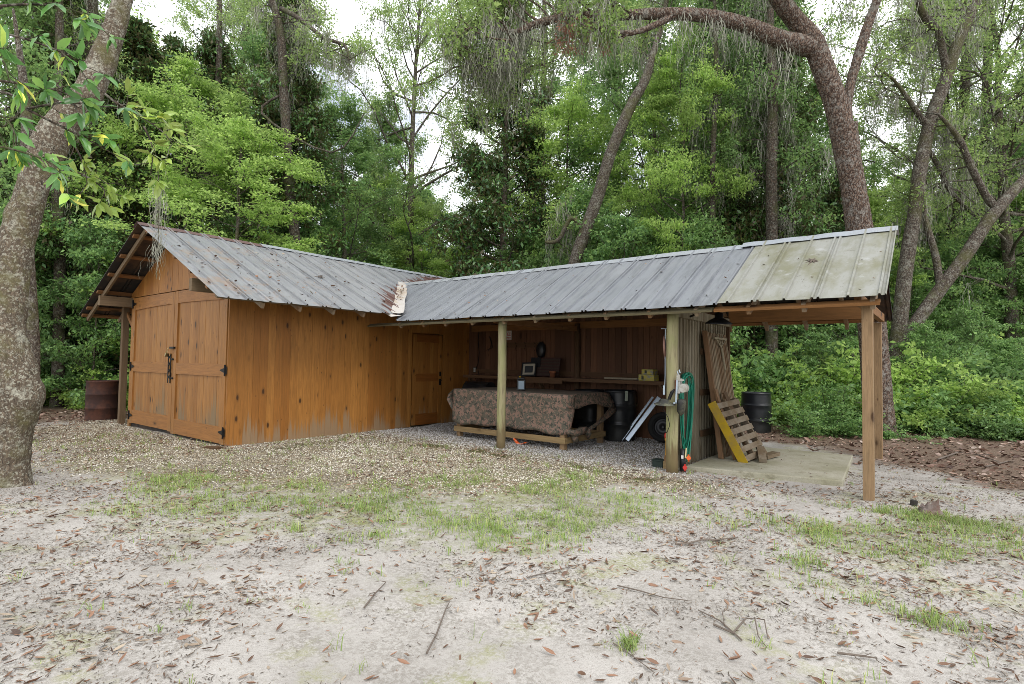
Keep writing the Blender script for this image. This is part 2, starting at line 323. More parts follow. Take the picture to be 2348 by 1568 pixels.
def zones(x, y):
    n = fbm(x, y, .8, 4, 3)-.5; n2 = fbm(x, y, 2.5, 4, 9)-.5
    g = smooth(-.55, .45, poly_sd(gravel_poly, x, y)+n*1.3+n2*.8)
    gr = smooth(-.3, .35, poly_sd(grass_poly, x, y)+n*1.6+n2*.5)
    gr = np.maximum(gr, smooth(-.2, .35, poly_sd(grass2_poly, x, y)+n*1.6+n2*.5))
    li = smooth(-.45, .35, poly_sd(litter_poly, x, y)+n*1.6+n2*.6)
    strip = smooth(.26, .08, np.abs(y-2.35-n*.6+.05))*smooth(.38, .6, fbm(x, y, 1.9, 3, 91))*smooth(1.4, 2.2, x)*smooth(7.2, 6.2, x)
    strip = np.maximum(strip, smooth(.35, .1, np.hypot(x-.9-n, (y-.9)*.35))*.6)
    return g, gr, li, strip
def hgt(x, y):
    x = np.asarray(x, float); y = np.asarray(y, float)
    h = (fbm(x, y, 1.3, 3, 21)-.5)*.05+(fbm(x, y, 6, 3, 31)-.5)*.018
    near = smooth(.9, .2, np.abs(x-6.0))*smooth(1.5, .3, np.abs(y-3.4))
    h = h*(1-.8*near)
    mound = .10*smooth(.6, 0, np.hypot((x-3.3)/1.2, y-5.25))
    h = h+mound+.10*smooth(6.5, 9, y)
    inside = smooth(.1, -.3, x)*smooth(.1, .5, y)*smooth(9, 8.5, y)*smooth(-4.6, -4.1, x); h = h*(1-inside)-.03*inside
    far = smooth(14, 40, np.hypot(x, y)); return h*(1+far*2)+far*(fbm(x, y, .12, 3, 5)-.5)*.8
def axis_pts(a, b, lo, hi, st):
    f = np.arange(a, b+1e-6, st); k = np.arange(1, 26)/25.
    return np.concatenate([(a+(lo-a)*k**2.2)[::-1], f, b+(hi-b)*k**2.2])
xs = axis_pts(-7.5, 12.5, -140, 140, .06); ys = axis_pts(-4.5, 11.5, -140, 160, .06)
X, Y = np.meshgrid(xs, ys); nx, ny = len(xs), len(ys)
Z = hgt(X, Y); V = np.stack([X, Y, Z], -1).reshape(-1, 3)
i = np.arange(nx*ny).reshape(ny, nx); F = np.stack([i[:-1, :-1], i[:-1, 1:], i[1:, 1:], i[1:, :-1]], -1).reshape(-1, 4)
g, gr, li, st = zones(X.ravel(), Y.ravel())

m = Mat('sandy_ground'); P = m.P()
za = m.attr('zone'); zs = m.nt.nodes.new('ShaderNodeSeparateColor'); m.L(za, zs.inputs[0]); zg, zr, zl = zs.outputs[0], zs.outputs[1], zs.outputs[2]; zst = m.attr('zone', 'Alpha')
n1 = m.noise(P, 1.1, 5, .6); n2 = m.noise(P, 7, 6, .7); n3 = m.noise(P, 42, 5, .75); n4 = m.noise(P, 160, 3, .7)
sand = m.mix(m.ramp(n1, [(.35, 0.), (.65, 1.)]), (.50, .472, .435), (.385, .36, .33))
sand = m.mix(m.ramp(n3, [(.48, 0.), (.75, .6)]), sand, (.30, .265, .235)); sand = m.mix(m.ramp(n4, [(.56, 0.), (.66, .5)]), sand, (.14, .11, .09))
dk = m.math('MULTIPLY', m.ramp(m.noise(P, 2.3, 5, .7), [(.42, 0.), (.58, 1.)]), m.ramp(n3, [(.44, 0.), (.54, 1.)]))
sand = m.mix(m.math('MULTIPLY', dk, .5), sand, (.20, .18, .15))
mos = m.math('MULTIPLY', m.ramp(m.noise(m.map(P, loc=(7, 3, 0)), 1.25, 5, .65), [(.54, 0.), (.63, 1.)]), m.ramp(n3, [(.38, 0.), (.55, 1.)]))
sand = m.mix(m.math('MULTIPLY', mos, .55), sand, (.28, .29, .10))
vor = m.vor(P, 42, out='Color'); vs = m.nt.nodes.new('ShaderNodeSeparateColor'); m.L(vor, vs.inputs[0])
grav = m.mix(m.ramp(vs.outputs[0], [(0, 0.), (1, 1.)]), (.20, .16, .10), (.48, .43, .33)); grav = m.mix(m.ramp(m.vor(P, 42), [(.35, 0.), (.75, .9)]), grav, (.07, .055, .04))
grav = m.mix(m.ramp(n2, [(.5, 0.), (.7, .5)]), grav, (.17, .14, .06))
grs = m.mix(m.ramp(n3, [(.35, 0.), (.6, 1.)]), (.11, .14, .03), (.26, .26, .10))
lit = m.mix(m.ramp(n3, [(.35, 0.), (.62, 1.)]), (.085, .058, .042), (.22, .16, .12))
cc = m.mix(m.math('MULTIPLY', zg, m.ramp(n2, [(.3, .75), (.6, 1.)])), sand, grav)
cc = m.mix(m.math('MULTIPLY', zr, m.ramp(n2, [(.42, 0.), (.62, .75)])), cc, grs)
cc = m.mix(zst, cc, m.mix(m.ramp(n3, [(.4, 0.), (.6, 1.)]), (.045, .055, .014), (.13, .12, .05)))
cc = m.mix(zl, cc, lit)
m.set(col=cc, rough=.95, spec=.15)
b1 = m.bump(n3, .55, .012); m.bump(m.vor(P, 55), .35, .006, m.bump(n4, .4, .004, b1)); M_GROUND = m.m
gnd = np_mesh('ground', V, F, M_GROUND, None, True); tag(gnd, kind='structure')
ca = gnd.data.color_attributes.new('zone', 'FLOAT_COLOR', 'POINT')
ca.data.foreach_set('color', np.stack([g, gr, li, st], -1).astype(np.float32).ravel())

rs = np.random.RandomState(11)
def on_ground(n, x0, x1, y0, y1, dens):
    x = rs.uniform(x0, x1, n); y = rs.uniform(y0, y1, n); k = rs.rand(n) < dens(x, y)
    return x[k], y[k]
def in_house(x, y): return ((x > -4.35) & (x < .06) & (y > -.04) & (y < 9.1))
def on_slab(x, y): return (x > 6.2) & (x < 7.9) & (y > 3.15) & (y < 5.6)
def seen(x, y, pad=.45):
    q = np.stack([x, y, x*0], -1)-CAM; z = q@FW; return (z > .5) & (np.abs(q@RT) < (CXP/FPX+pad)*z+.3)

# gravel
x, y = on_ground(220000, -6.5, 8, -3.2, 5.7, lambda x, y: zones(x, y)[0]*.85*seen(x, y)*(~in_house(x, y))*(~on_slab(x, y))*(.25+.75*smooth(-1.5, 1.5, y)+.3*(x < 1))*(1-.93*zones(x, y)[3]))
n = len(x)
stone_v = np.array([(.5, 0, 0), (.12, .5, .05), (-.5, .08, 0), (-.05, -.5, -.05), (.1, .05, .42), (0, -.05, -.4)]); stone_f = np.array([(0, 1, 4), (1, 2, 4), (2, 3, 4), (3, 0, 4), (1, 0, 5), (2, 1, 5), (3, 2, 5), (0, 3, 5)])
sz = rs.uniform(.012, .034, n)
P = np.stack([x, y, hgt(x, y)+sz*.12], -1); D = nrm(rs.normal(size=(n, 3))*(1, 1, .35)); Nn = nrm(rs.normal(size=(n, 3))*.45+(0, 0, 1))
V, F = scatter(stone_v, stone_f, P, D, Nn, sz, sz*rs.uniform(.6, 1, n), sz*rs.uniform(.5, .9, n))
m = Mat('limestone_gravel'); isl = m.island()
cc = m.ramp(isl, [(0, (.17, .135, .09)), (.25, (.34, .29, .20)), (.6, (.58, .53, .43)), (1, (.78, .75, .68))]); cc = m.mix(m.ramp(m.noise(m.P(), .9, 5, .7), [(.42, 0.), (.62, .5)]), cc, (.25, .19, .10), 'MIX')
bay = m.ramp(m.math('MULTIPLY', m.xyz(m.P())[1], .2), [(.46, 0.), (.58, 1.)]); cc = m.mix(bay, cc, m.ramp(isl, [(0, (.20, .19, .18)), (.5, (.42, .405, .39)), (1, (.62, .60, .58))])); m.set(col=cc, rough=.85, spec=.2); M_GRAV = m.m
tag(np_mesh('gravel', V, F, M_GRAV), 'pale crushed limestone gravel spread in front of and inside the shed', 'gravel', kind='stuff')

# fallen leaves
lv = np.array([(0, 0, 0), (.25, -.42, .06), (.25, .42, .06), (.25, 0, .0), (.62, -.42, .10), (.62, .42, .10), (.62, 0, .03), (1, 0, .16)])
lf = np.array([(0, 1, 3), (0, 3, 2), (1, 4, 6), (1, 6, 3), (3, 6, 5), (3, 5, 2), (4, 7, 6), (6, 7, 5)])
def leaf_litter(name, x, y, smin, smax, mat, label, wd=.32, up=1.0, parent=None, z=None):
    n = len(x); s = smin+(smax-smin)*rs.rand(n)**2.1; zz = hgt(x, y) if z is None else z
    P = np.stack([x, y, zz+.004+s*.05], -1); a = rs.uniform(0, 2*np.pi, n); D = np.stack([np.cos(a), np.sin(a), rs.normal(0, .12*up, n)], -1); Nn = nrm(rs.normal(size=(n, 3))*.38*up+(0, 0, 1))
    V, F = scatter(lv, lf, P, D, Nn, s, s*rs.uniform(wd*.75, wd*1.5, n), s*rs.uniform(.4, 2.4, n)*rs.choice([1, 1, -.5], n))
    return tag(np_mesh(name, V, F, mat, parent), label, 'leaves', kind='stuff')
m = Mat('brown_dead_leaf'); isl = m.island()
cc = m.ramp(isl, [(0, (.07, .045, .032)), (.25, (.17, .095, .06)), (.5, (.30, .16, .095)), (.7, (.24, .18, .13)), (1, (.42, .34, .25))]); m.set(col=cc, rough=.5, spec=.4); M_DEAD = m.m
m = Mat('litter_leaf'); isl = m.island()
cc = m.ramp(isl, [(0, (.07, .04, .03)), (.4, (.18, .10, .07)), (.7, (.30, .19, .14)), (1, (.50, .40, .34))]); m.set(col=cc, rough=.5, spec=.4); M_LITTER = m.m
x, y = on_ground(165000, -6, 12.5, -4.2, 5.6, lambda x, y: (.15+.85*smooth(.38, .62, fbm(x, y, .9, 4, 77)))*(.5+.5*smooth(.35, .6, fbm(x, y, 4.5, 3, 78)))*1.0*seen(x, y)*(~in_house(x, y))*np.where((x > 0)&(x < 6)&(y > 2.7), .05, 1)*np.where(on_slab(x, y), .06, 1)*.72)
leaf_litter('fallen_leaves', x, y, .014, .075, M_DEAD, 'small curled brown leaves scattered over the pale sand and gravel', .24)
x, y = on_ground(60000, -9, 16, -4, 15, lambda x, y: zones(x, y)[2]*seen(x, y)*(~in_house(x, y))*.95)
leaf_litter('leaf_litter', x, y, .045, .125, M_LITTER, 'thick layer of brown leaf litter along the edge of the woods', .42, 1.8)
# twig crumbs and dark debris
x, y = on_ground(420000, -3, 12, -4.2, 4.5, lambda x, y: smooth(.34, .62, fbm(x, y, 1.6, 4, 55))*seen(x, y)*(~in_house(x, y))*(~on_slab(x, y))*np.where((x < 6)&(y > 2.7), 0, 1)*.9)
n = len(x); s = .004+.024*rs.rand(n)**2; a = rs.uniform(0, 2*np.pi, n)
V, F = scatter(np.array([(0, -.5, 0), (1, -.3, .2), (1, .3, .2), (0, .5, 0)]), np.array([(0, 1, 2, 3)]), np.stack([x, y, hgt(x, y)+.003], -1), np.stack([np.cos(a), np.sin(a), a*0], -1), nrm(rs.normal(size=(n, 3))*.3+(0, 0, 1)), s, np.clip(s*.25, .0015, .005))
m = Mat('bark_crumbs'); m.set(col=m.ramp(m.island(), [(0, (.05, .04, .03)), (.7, (.16, .12, .09)), (1, (.30, .24, .18))]), rough=.9)
tag(np_mesh('bark_debris', V, F, m.m), 'dark crumbs of bark and twig sprinkled over the sand', 'debris', kind='stuff')
# grass
tx, ty = on_ground(46000, -3, 12.5, -3.6, 5, lambda x, y: np.clip(zones(x, y)[1]*.8*smooth(.42, .56, fbm(x, y, 2.6, 3, 15))+.06*zones(x, y)[0]*(x<7)+.012+.03*smooth(8, 10, x)*(y < 3), 0, 1)*seen(x, y)*(~in_house(x, y))*(~on_slab(x, y))*np.where((x > 0)&(x < 6)&(y > 2.8), 0, 1))
hero = [gp(*q) for q in ((1120, 1218), (1140, 1225), (1170, 1222), (1090, 1215), (1840, 1290), (1835, 1300), (2120, 1425), (2140, 1420), (1435, 1495), (2020, 1200), (2070, 1190), (2120, 1195), (2160, 1190), (1445, 1480), (780, 1290), (430, 1395), (1750, 1480))]
tx = np.concatenate([tx, [h[0] for h in hero for _ in range(3)]]); ty = np.concatenate([ty, [h[1] for h in hero for _ in range(3)]])
for px_, py_, n_, sx_, sy_ in ((1120, 1218, 150, .34, .12), (960, 1195, 90, .5, .16), (1240, 1200, 70, .4, .15), (1840, 1205, 90, .28, .14), (1835, 1290, 45, .10, .08), (2060, 1180, 110, .30, .07), (2170, 1190, 90, .25, .08), (2120, 1425, 40, .12, .05), (2280, 1250, 70, .2, .2), (1950, 1250, 45, .3, .15), (1650, 1195, 50, .4, .15), (480, 1165, 60, .4, .2), (400, 1112, 60, .4, .15), (1440, 1485, 14, .02, .02), (2260, 1210, 60, .3, .1), (1890, 1350, 24, .2, .05)):
    h = gp(px_, py_); tx = np.concatenate([tx, rs.normal(h[0], sx_, n_)]); ty = np.concatenate([ty, rs.normal(h[1], sy_, n_)])
nb = rs.randint(4, 13, len(tx)); bx = np.repeat(tx, nb)+rs.normal(0, .028, nb.sum()); by = np.repeat(ty, nb)+rs.normal(0, .028, nb.sum()); n = len(bx)
hh = np.repeat((.015+.085*rs.rand(len(tx))**1.6), nb)*rs.uniform(.5, 1.1, n); a = rs.uniform(0, 2*np.pi, n); lean = rs.uniform(.2, 1.3, n)
gv = np.array([(0, -.5, 0), (0, .5, 0), (.45, -.42, 1), (.45, .42, 1), (1, 0, 1.25)]); gf = np.array([(0, 1, 3), (0, 3, 2), (2, 3, 4)])
V, F = scatter(gv, gf, np.stack([bx, by, hgt(bx, by)-.003], -1), np.stack([np.cos(a), np.sin(a), a*0], -1), np.tile([0, 0, 1.], (n, 1)), hh*lean, rs.uniform(.0025, .006, n), hh*.72)
def leafmat(name, ramp, trans=.35, rough=.45, spec=.4, tcol=1.6, back=None, big=.5, k=2.45):
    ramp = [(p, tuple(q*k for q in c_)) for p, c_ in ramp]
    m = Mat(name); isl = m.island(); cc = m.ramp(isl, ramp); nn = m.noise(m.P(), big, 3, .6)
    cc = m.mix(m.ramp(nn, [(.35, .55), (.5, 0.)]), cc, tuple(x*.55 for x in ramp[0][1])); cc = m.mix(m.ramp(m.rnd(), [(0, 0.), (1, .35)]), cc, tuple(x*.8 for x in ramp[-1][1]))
    if back:
        cc2 = m.mix(m.pos.outputs['Backfacing'], cc, back)
    else: cc2 = cc
    m.set(col=cc2, rough=rough, spec=spec)
    tr = m.nt.nodes.new('ShaderNodeBsdfTranslucent'); hs = m.nt.nodes.new('ShaderNodeHueSaturation'); hs.inputs['Value'].default_value = tcol; hs.inputs['Saturation'].default_value = .92; hs.inputs['Hue'].default_value = .485
    m.L(cc, hs.inputs['Color']); m.L(hs.outputs[0], tr.inputs[0]); ms = m.nt.nodes.new('ShaderNodeMixShader'); ms.inputs[0].default_value = trans
    m.L(m.b.outputs[0], ms.inputs[1]); m.L(tr.outputs[0], ms.inputs[2]); m.L(ms.outputs[0], m.out.inputs[0]); return m.m
M_GRASS = leafmat('grass_blade', [(0, (.06, .11, .025)), (.6, (.11, .19, .04)), (1, (.25, .26, .10))], .3, .5, .3, k=2.0)
tag(np_mesh('grass', V, F, M_GRASS), 'thin tufts of fresh green grass coming up through sand and gravel', 'grass', kind='stuff')

# ------------------------------------------------------------------ shed
shed = empty('wooden_shed', (0, 0, 0), 'L shaped orange stained pine shed with grey metal roof and open bay', 'shed')
RXA, RZA, SA = -2.2, 3.72, .473            # ridge of the closed wing
EXA, YF, YBK = .95, -.6, 9.1
def zA(x): return RZA-SA*abs(x-RXA)
RYB, RZB, SB = 4.4, 3.15, .577             # ridge of the open wing
EYF, EYB, XR = 2.58, 6.22, 8.45
def zB(y): return RZB-SB*abs(y-RYB)
def boards_x(mb, a0, a1, y0, y1, zb, zt, wd=.135, gap=.002, rnd=None):   # boards standing side by side along x
    rg = random.Random(5); x = a0
    while x < a1-.01:
        x2 = min(x+wd*rg.uniform(.85, 1.15), a1); d = rg.uniform(-.002, .002)
        ta = zt(x) if callable(zt) else zt; tb = zt(x2) if callable(zt) else zt
        mb.hexa([(x, y0+d, zb), (x2-gap, y0+d, zb), (x2-gap, y1, zb), (x, y1, zb)], [(x, y0+d, ta), (x2-gap, y0+d, tb), (x2-gap, y1, tb), (x, y1, ta)]); x = x2
def boards_y(mb, a0, a1, x0, x1, zb, zt, wd=.135, gap=.002, seed=6):
    rg = random.Random(seed); y = a0
    while y < a1-.01:
        y2 = min(y+wd*rg.uniform(.82, 1.2), a1); d = rg.uniform(-.002, .002)
        ta = zt(y) if callable(zt) else zt; tb = zt(y2) if callable(zt) else zt
        mb.hexa([(x0, y, zb), (x1+d, y, zb), (x1+d, y2-gap, zb), (x0, y2-gap, zb)], [(x0, y, ta), (x1+d, y, ta), (x1+d, y2-gap, tb), (x0, y2-gap, tb)]); y = y2
DY0, DY1, DZ = 3.86, 4.72, 1.97
mb = MB(); boards_y(mb, .125, DY0-.03, -.025, 0, -.03, 2.63); boards_y(mb, DY1+.03, 5.62, -.025, 0, -.03, 2.63, seed=8); boards_y(mb, DY0-.026, DY1+.026, -.025, 0, DZ+.02, 2.63, seed=9)
boards_y(mb, 5.7, 9.0, -.025, 0, -.03, 2.63, seed=19)
mb.build('long_wall', W_ORANGE, shed)
MB().box(-.02, .0, -.03, .012, .12, 2.63).build('corner_board', W_ORANGE, shed)
mb = MB(); boards_y(mb, .02, 9.0, -4.25, -4.225, -.03, 2.7); mb.build('outer_wall', W_ORANGE, shed)
mb = MB(); boards_x(mb, -4.22, -.03, 8.98, 9.0, -.03, lambda x: zA(x)-.06); mb.build('rear_wall', W_ORANGE, shed)
mb = MB(); boards_x(mb, -4.25, -.022, 0, .025, 2.62, lambda x: zA(x)-.07, .15); mb.box(-4.25, -.012, 2.60, -.02, .024, 2.618); mb.build('gable_wall', W_ORANGE, shed)
mb = MB(); mb.box(-4.25, .004, -.03, -4.14, .03, 2.598); mb.build('door_post', W_DOOR, shed)
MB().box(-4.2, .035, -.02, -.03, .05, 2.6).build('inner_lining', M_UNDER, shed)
def hinge(parent, x, z, s, y=-.018):
    mb = MB(); mb.box(x-.018, y-.006, z-.085, x+.018, y, z+.085); mb.add([(x, y-.005, z+.045), (x, y-.005, z-.045), (x+s*.17, y-.005, z-.008), (x+s*.17, y-.005, z+.008), (x, y+.002, z+.045), (x, y+.002, z-.045), (x+s*.17, y+.002, z-.008), (x+s*.17, y+.002, z+.008)], [(0, 1, 2, 3), (4, 7, 6, 5), (0, 3, 7, 4), (1, 5, 6, 2), (2, 6, 7, 3)])
    mb.box(min(x, x-s*.05), y-.004, z-.06, max(x, x-s*.05), y, z+.06); mb.tube([(x, y-.01, z-.09), (x, y-.01, z+.09)], .01, 8); mb.build('hinge', M_IRON, parent)
def leaf(x0, x1, hs, zb):
    mb = MB(); boards_x(mb, x0+.12, x1-.12, .012, .03, zb+.2, 2.5, .118, .002)
    d = mb.build('barn_door', W_DOOR, shed)
    MB().box(x0, -.014, zb, x0+.13, .03, 2.585).build('stile', W_DOOR, d); MB().box(x1-.13, -.014, zb, x1, .03, 2.585).build('stile', W_DOOR, d)
    a, b = x0+.132, x1-.132; f = MB()
    MB().box(a, -.012, zb+.01, b, .028, zb+.27).build('rail', W_RAIL, d); MB().box(a, -.012, 1.10, b, .028, 1.30).build('rail', W_RAIL, d)
    n = 10
    for i in range(n):     # arched top rail
        u0, u1 = i/n, (i+1)/n; za, zc = [2.335+.035*math.sin(math.pi*.5*(u if hs > 0 else 1-u)) for u in (u0, u1)]
        xa, xb = a+(b-a)*u0, a+(b-a)*u1; f.hexa([(xa, -.012, za), (xb, -.012, zc), (xb, .028, zc), (xa, .028, za)], [(xa, -.012, 2.585), (xb, -.012, 2.585), (xb, .028, 2.585), (xa, .028, 2.585)])
    f.build('rail', W_RAIL, d)
    xh = x0+.02 if hs > 0 else x1+.003
    for z in (2.46, 1.2, .22): hinge(d, xh, z, hs)
    return d
dl = leaf(-4.13, -2.07, 1, .06); dr = leaf(-2.055, -.035, -1, .03)
mb = MB(); xl = -2.13
for dx in (-.10, 0): mb.box(xl+dx-.012, -.03, .93, xl+dx+.012, -.02, 1.46)
for z in (1.0, 1.12, 1.24, 1.36): mb.beam((xl-.1, -.027, z), (xl, -.027, z+.07), .01, .012, (0, 1, 0)); mb.beam((xl-.1, -.0268, z+.07), (xl, -.0268, z), .01, .012, (0, 1, 0))
for z in (1.02, 1.36):
    mb.box(xl, -.026, z-.008, xl+.12, -.018, z+.008); mb.lathe([(0, -.006), (.022, 0), (.016, .012), (0, .016)], (xl+.09, -.022, z), 10, (0, -1, 0))
mb.box(xl-.02, -.05, 1.55, xl+.17, -.02, 1.585); mb.build('latch', M_IRON, dr)
lk = MB(); lk.beam((xl-.12, -.055, 1.41), (xl-.09, -.055, 1.47), .03, .05, (0, 1, 0)); lk.tube([(xl-.115, -.055, 1.47), (xl-.10, -.055, 1.53), (xl-.075, -.055, 1.56), (xl-.045, -.055, 1.54), (xl-.055, -.055, 1.49)], .006, 6); lk.build('padlock', M_BRASS, dr)
# personnel door in the long wall
mb = MB(); boards_y(mb, DY0+.1, DY1-.1, -.022, -.012, .05, 1.9, .11, .002, 3); sd = mb.build('side_door', W_ORANGE, shed)
MB().box(-.024, DY0, .02, -.001, DY0+.1, DZ).build('stile', W_ORANGE, sd); MB().box(-.024, DY1-.1, .02, -.001, DY1, DZ).build('stile', W_ORANGE, sd)
for z0, z1 in ((.02, .26), (.95, 1.12), (1.8, DZ)): MB().box(-.022, DY0+.102, z0, -.003, DY1-.102, z1).build('rail', W_ORANGED, sd)
f = MB(); f.box(-.001, DY1-.07, 1.06, .012, DY1-.03, 1.16); f.box(-.001, DY1-.075, .86, .014, DY1-.025, 1.0); f.tube([(.012, DY1-.05, .95), (.05, DY1-.05, .96), (.055, DY1-.12, .96)], .009, 8); f.build('handle', M_IRON, sd)

# roof sheets with pressed ribs
def profile(a0, a1, start, step=.305):
    """stations along the eave: (coordinate, height)"""
    st = [(a0, 0)]; k = 0; r = start
    ribs = []
    while (r > a0) and k < 60: ribs.append((r, k % 2 == 0)); r -= step; k += 1
    for r, dbl in sorted(ribs):
        cs = (r-.03, r+.03) if dbl else (r,)
        for c_ in cs:
            for dx, h in ((-.017, 0), (-.010, .022), (.010, .022), (.017, 0)):
                if a0 < c_+dx < a1: st.append((c_+dx, h))
    st.append((a1, 0)); return st
def sheet(name, st, top, bot, nvec, mat, along='y', nseg=5, parent=shed, seed=0):
    rg = random.Random(seed); vs = []; fs = []; n = nseg+1
    for a, h in st:
        p, q = Vector(top(a)), Vector(bot(a)); jog = 0
        for i in range(n):
            t = i/nseg; wv = .004*math.sin(a*3.1+t*5)+.003*math.sin(a*11+t*2)
            vs.append(p.lerp(q, t)+Vector(nvec)*(h+wv+.02))
    for s in range(len(st)-1):
        for i in range(nseg): fs.append((s*n+i, (s+1)*n+i, (s+1)*n+i+1, s*n+i+1))
    p0, p1, p2 = (Vector(vs[i]) for i in fs[0][:3]); nn = (p1-p0).cross(p2-p0)
    if nn.dot(Vector(nvec)) < 0: fs = [f[::-1] for f in fs]
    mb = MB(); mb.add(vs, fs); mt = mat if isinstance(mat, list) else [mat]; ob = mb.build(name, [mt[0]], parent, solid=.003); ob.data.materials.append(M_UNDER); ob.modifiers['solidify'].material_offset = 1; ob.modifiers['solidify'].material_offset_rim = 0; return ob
nAr = Vector((SA, 0, 1)).normalized(); nAl = Vector((-SA, 0, 1)).normalized(); nBf = Vector((0, -SB, 1)).normalized(); nBb = Vector((0, SB, 1)).normalized()
VY0 = 2.60; XJ = RXA+(RZA-RZB)/SA
def vx(y):   # valley: eave corner to where the two ridges meet
    if VY0 <= y <= RYB: return EXA+(XJ-EXA)*(y-VY0)/(RYB-VY0)
    if RYB < y < 2*RYB-VY0: return EXA+(XJ-EXA)*((2*RYB-VY0)-y)/(RYB-VY0)
    return EXA
ra = random.Random(4)
sheet('roof_sheet', profile(YF, YBK, 9.0), lambda y: (RXA, y, RZA), lambda y: (vx(y)+(ra.uniform(-.012, .012) if vx(y) == EXA else 0), y, zA(vx(y))), nAr, M_ROOFA)
sheet('roof_sheet', profile(YF, YBK, 9.0), lambda y: (RXA, y, RZA), lambda y: (2*RXA-EXA, y, zA(EXA)), nAl, [M_ROOFA])
XS = 6.77
def vyB(x): return EYF if x >= EXA else VY0+(RYB-VY0)*(EXA-x)/(EXA-XJ)
sheet('roof_sheet', profile(XJ+.01, XS, XS), lambda x: (x, RYB, RZB), lambda x: (x, vyB(x)+(ra.uniform(-.012, .012)-.006*math.sin(x*2.3) if x > 1 else 0), zB(vyB(x))), nBf, M_ROOFB)
sheet('roof_sheet', profile(XS+.004, XR, XR-.03), lambda x: (x, RYB, RZB+.018), lambda x: (x, EYF-.012, zB(EYF)+.014), nBf, M_ROOFC)
sheet('roof_sheet', profile(XJ+.01, XR-.16, XR-.2), lambda x: (x, RYB, RZB), lambda x: (x, 2*RYB-vyB(x), zB(vyB(x))), nBb, M_ROOFB)
def cap(name, p, q, sl, wdt, mat, along):
    mb = MB(); p = Vector(p); q = Vector(q); s = Vector((1, 0, 0)) if along == 'y' else Vector((0, 1, 0)); n = 14
    vs = []
    for i in range(n+1):
        c_ = p.lerp(q, i/n)+Vector((0, 0, .036+.004*math.sin(i*1.7)))
        vs += [c_-s*wdt-Vector((0, 0, sl*wdt-.0)), c_-s*.01, c_+s*.01, c_+s*wdt-Vector((0, 0, sl*wdt))]
    mb.add(vs, [(i*4+k, i*4+k+1, i*4+k+5, i*4+k+4) for i in range(n) for k in range(3)]); return mb.build(name, mat, shed, solid=.003)
cap('ridge_cap', (RXA, YF-.02, RZA), (RXA, 1.6, RZA), SA, .17, M_CAPRUST, 'y'); cap('ridge_cap', (RXA, 1.58, RZA+.008), (RXA, YBK, RZA+.006), SA, .17, M_CAP, 'y')
cap('ridge_cap', (XJ, RYB, RZB), (6.6, RYB, RZB), SB, .15, M_CAP, 'x'); cap('ridge_cap', (6.58, RYB, RZB+.022), (XR+.01, RYB, RZB+.022), SB, .15, M_CAP, 'x')
# valley flashing
mb = MB(); rg = random.Random(9); n = 12; vs = []
for i in range(n+1):
    t = i/n*1.04-.02; y = VY0+(RYB-VY0)*t; x = EXA+(XJ-EXA)*t; z = zA(x)+.05; d = Vector((.925, 1, 0)).normalized()*(.115+rg.uniform(-.012, .012))
    for k in (-1, -.5, 0, .5, 1): vs.append((x+d.x*k*(1 if k > 0 else .8), y+d.y*k, z+abs(k)*.018+rg.uniform(-.005, .005)))
mb.add(vs, [(i*5+k, i*5+k+1, (i+1)*5+k+1, (i+1)*5+k) for i in range(n) for k in range(4)])
mb.add([(.99, 2.42, 2.19), (1.12, 2.56, 2.215), (.66, 2.40, 2.33), (.99, 2.45, 2.235)], [(0, 1, 3), (0, 3, 2)]); mb.build('valley_flashing', M_FLASH, shed, solid=.004)

# framing under the roofs
ups = lambda s: (s*SA, 0, 1)
for i, x in enumerate((-2.5, -3.12, -3.74, -4.36, -4.98, -5.27)):
    MB().beam((x, YF+.03, zA(x)-.022), (x, YBK-.05, zA(x)-.022), .085, .035, (-SA, 0, 1)).build('purlin', W_BEAMY, shed)
for x in (-1.9, -1.3, -.7, -.1, .5, .82):
    MB().beam((x, YF+.03, zA(x)-.022), (x, (2.3 if x > .3 else YBK-.05) if x < .6 else 2.3, zA(x)-.022), .085, .035, (SA, 0, 1)).build('purlin', W_BEAMY if x < .6 else W_BRKT, shed)
for k, y in enumerate([-.46]+[.1+.61*i for i in range(14)]):
    for s in (-1, 1):
        if s == 1 and (y > 2.5 or y < 0): continue
        f = .985 if y > 0 or s < 0 else .985
        p = Vector((RXA+s*.02, y, RZA-.10)); hw = 3.10 if s < 0 else 3.06; q = Vector((RXA+s*hw, y, zA(RXA+hw)-.085)); p.z += .015; MB().beam(p, q, .04, .085, (s*SA, 0, 1)).build('rafter', W_RAFT if k else W_BRKT, shed)
for x in (-4.2, -.02): MB().box(x-.045, -.575, 2.40, x+.045, -.002, 2.59).build('bracket_beam', W_BRKT, shed)
for y in (-.05, 3.0, 6.0, 8.8):
    MB().box(-4.66, y, -.1, -4.55, y+.11, zA(-4.6)-.17).build('porch_post', W_PORCH, shed)
MB().box(-4.65, -.04, 2.30, -4.56, 8.9, 2.44).build('porch_beam', W_BEAMY, shed)
MB().beam((-4.27, .03, 2.05), (-4.58, .03, 2.30), .04, .07).build('brace', W_BEAM, shed)
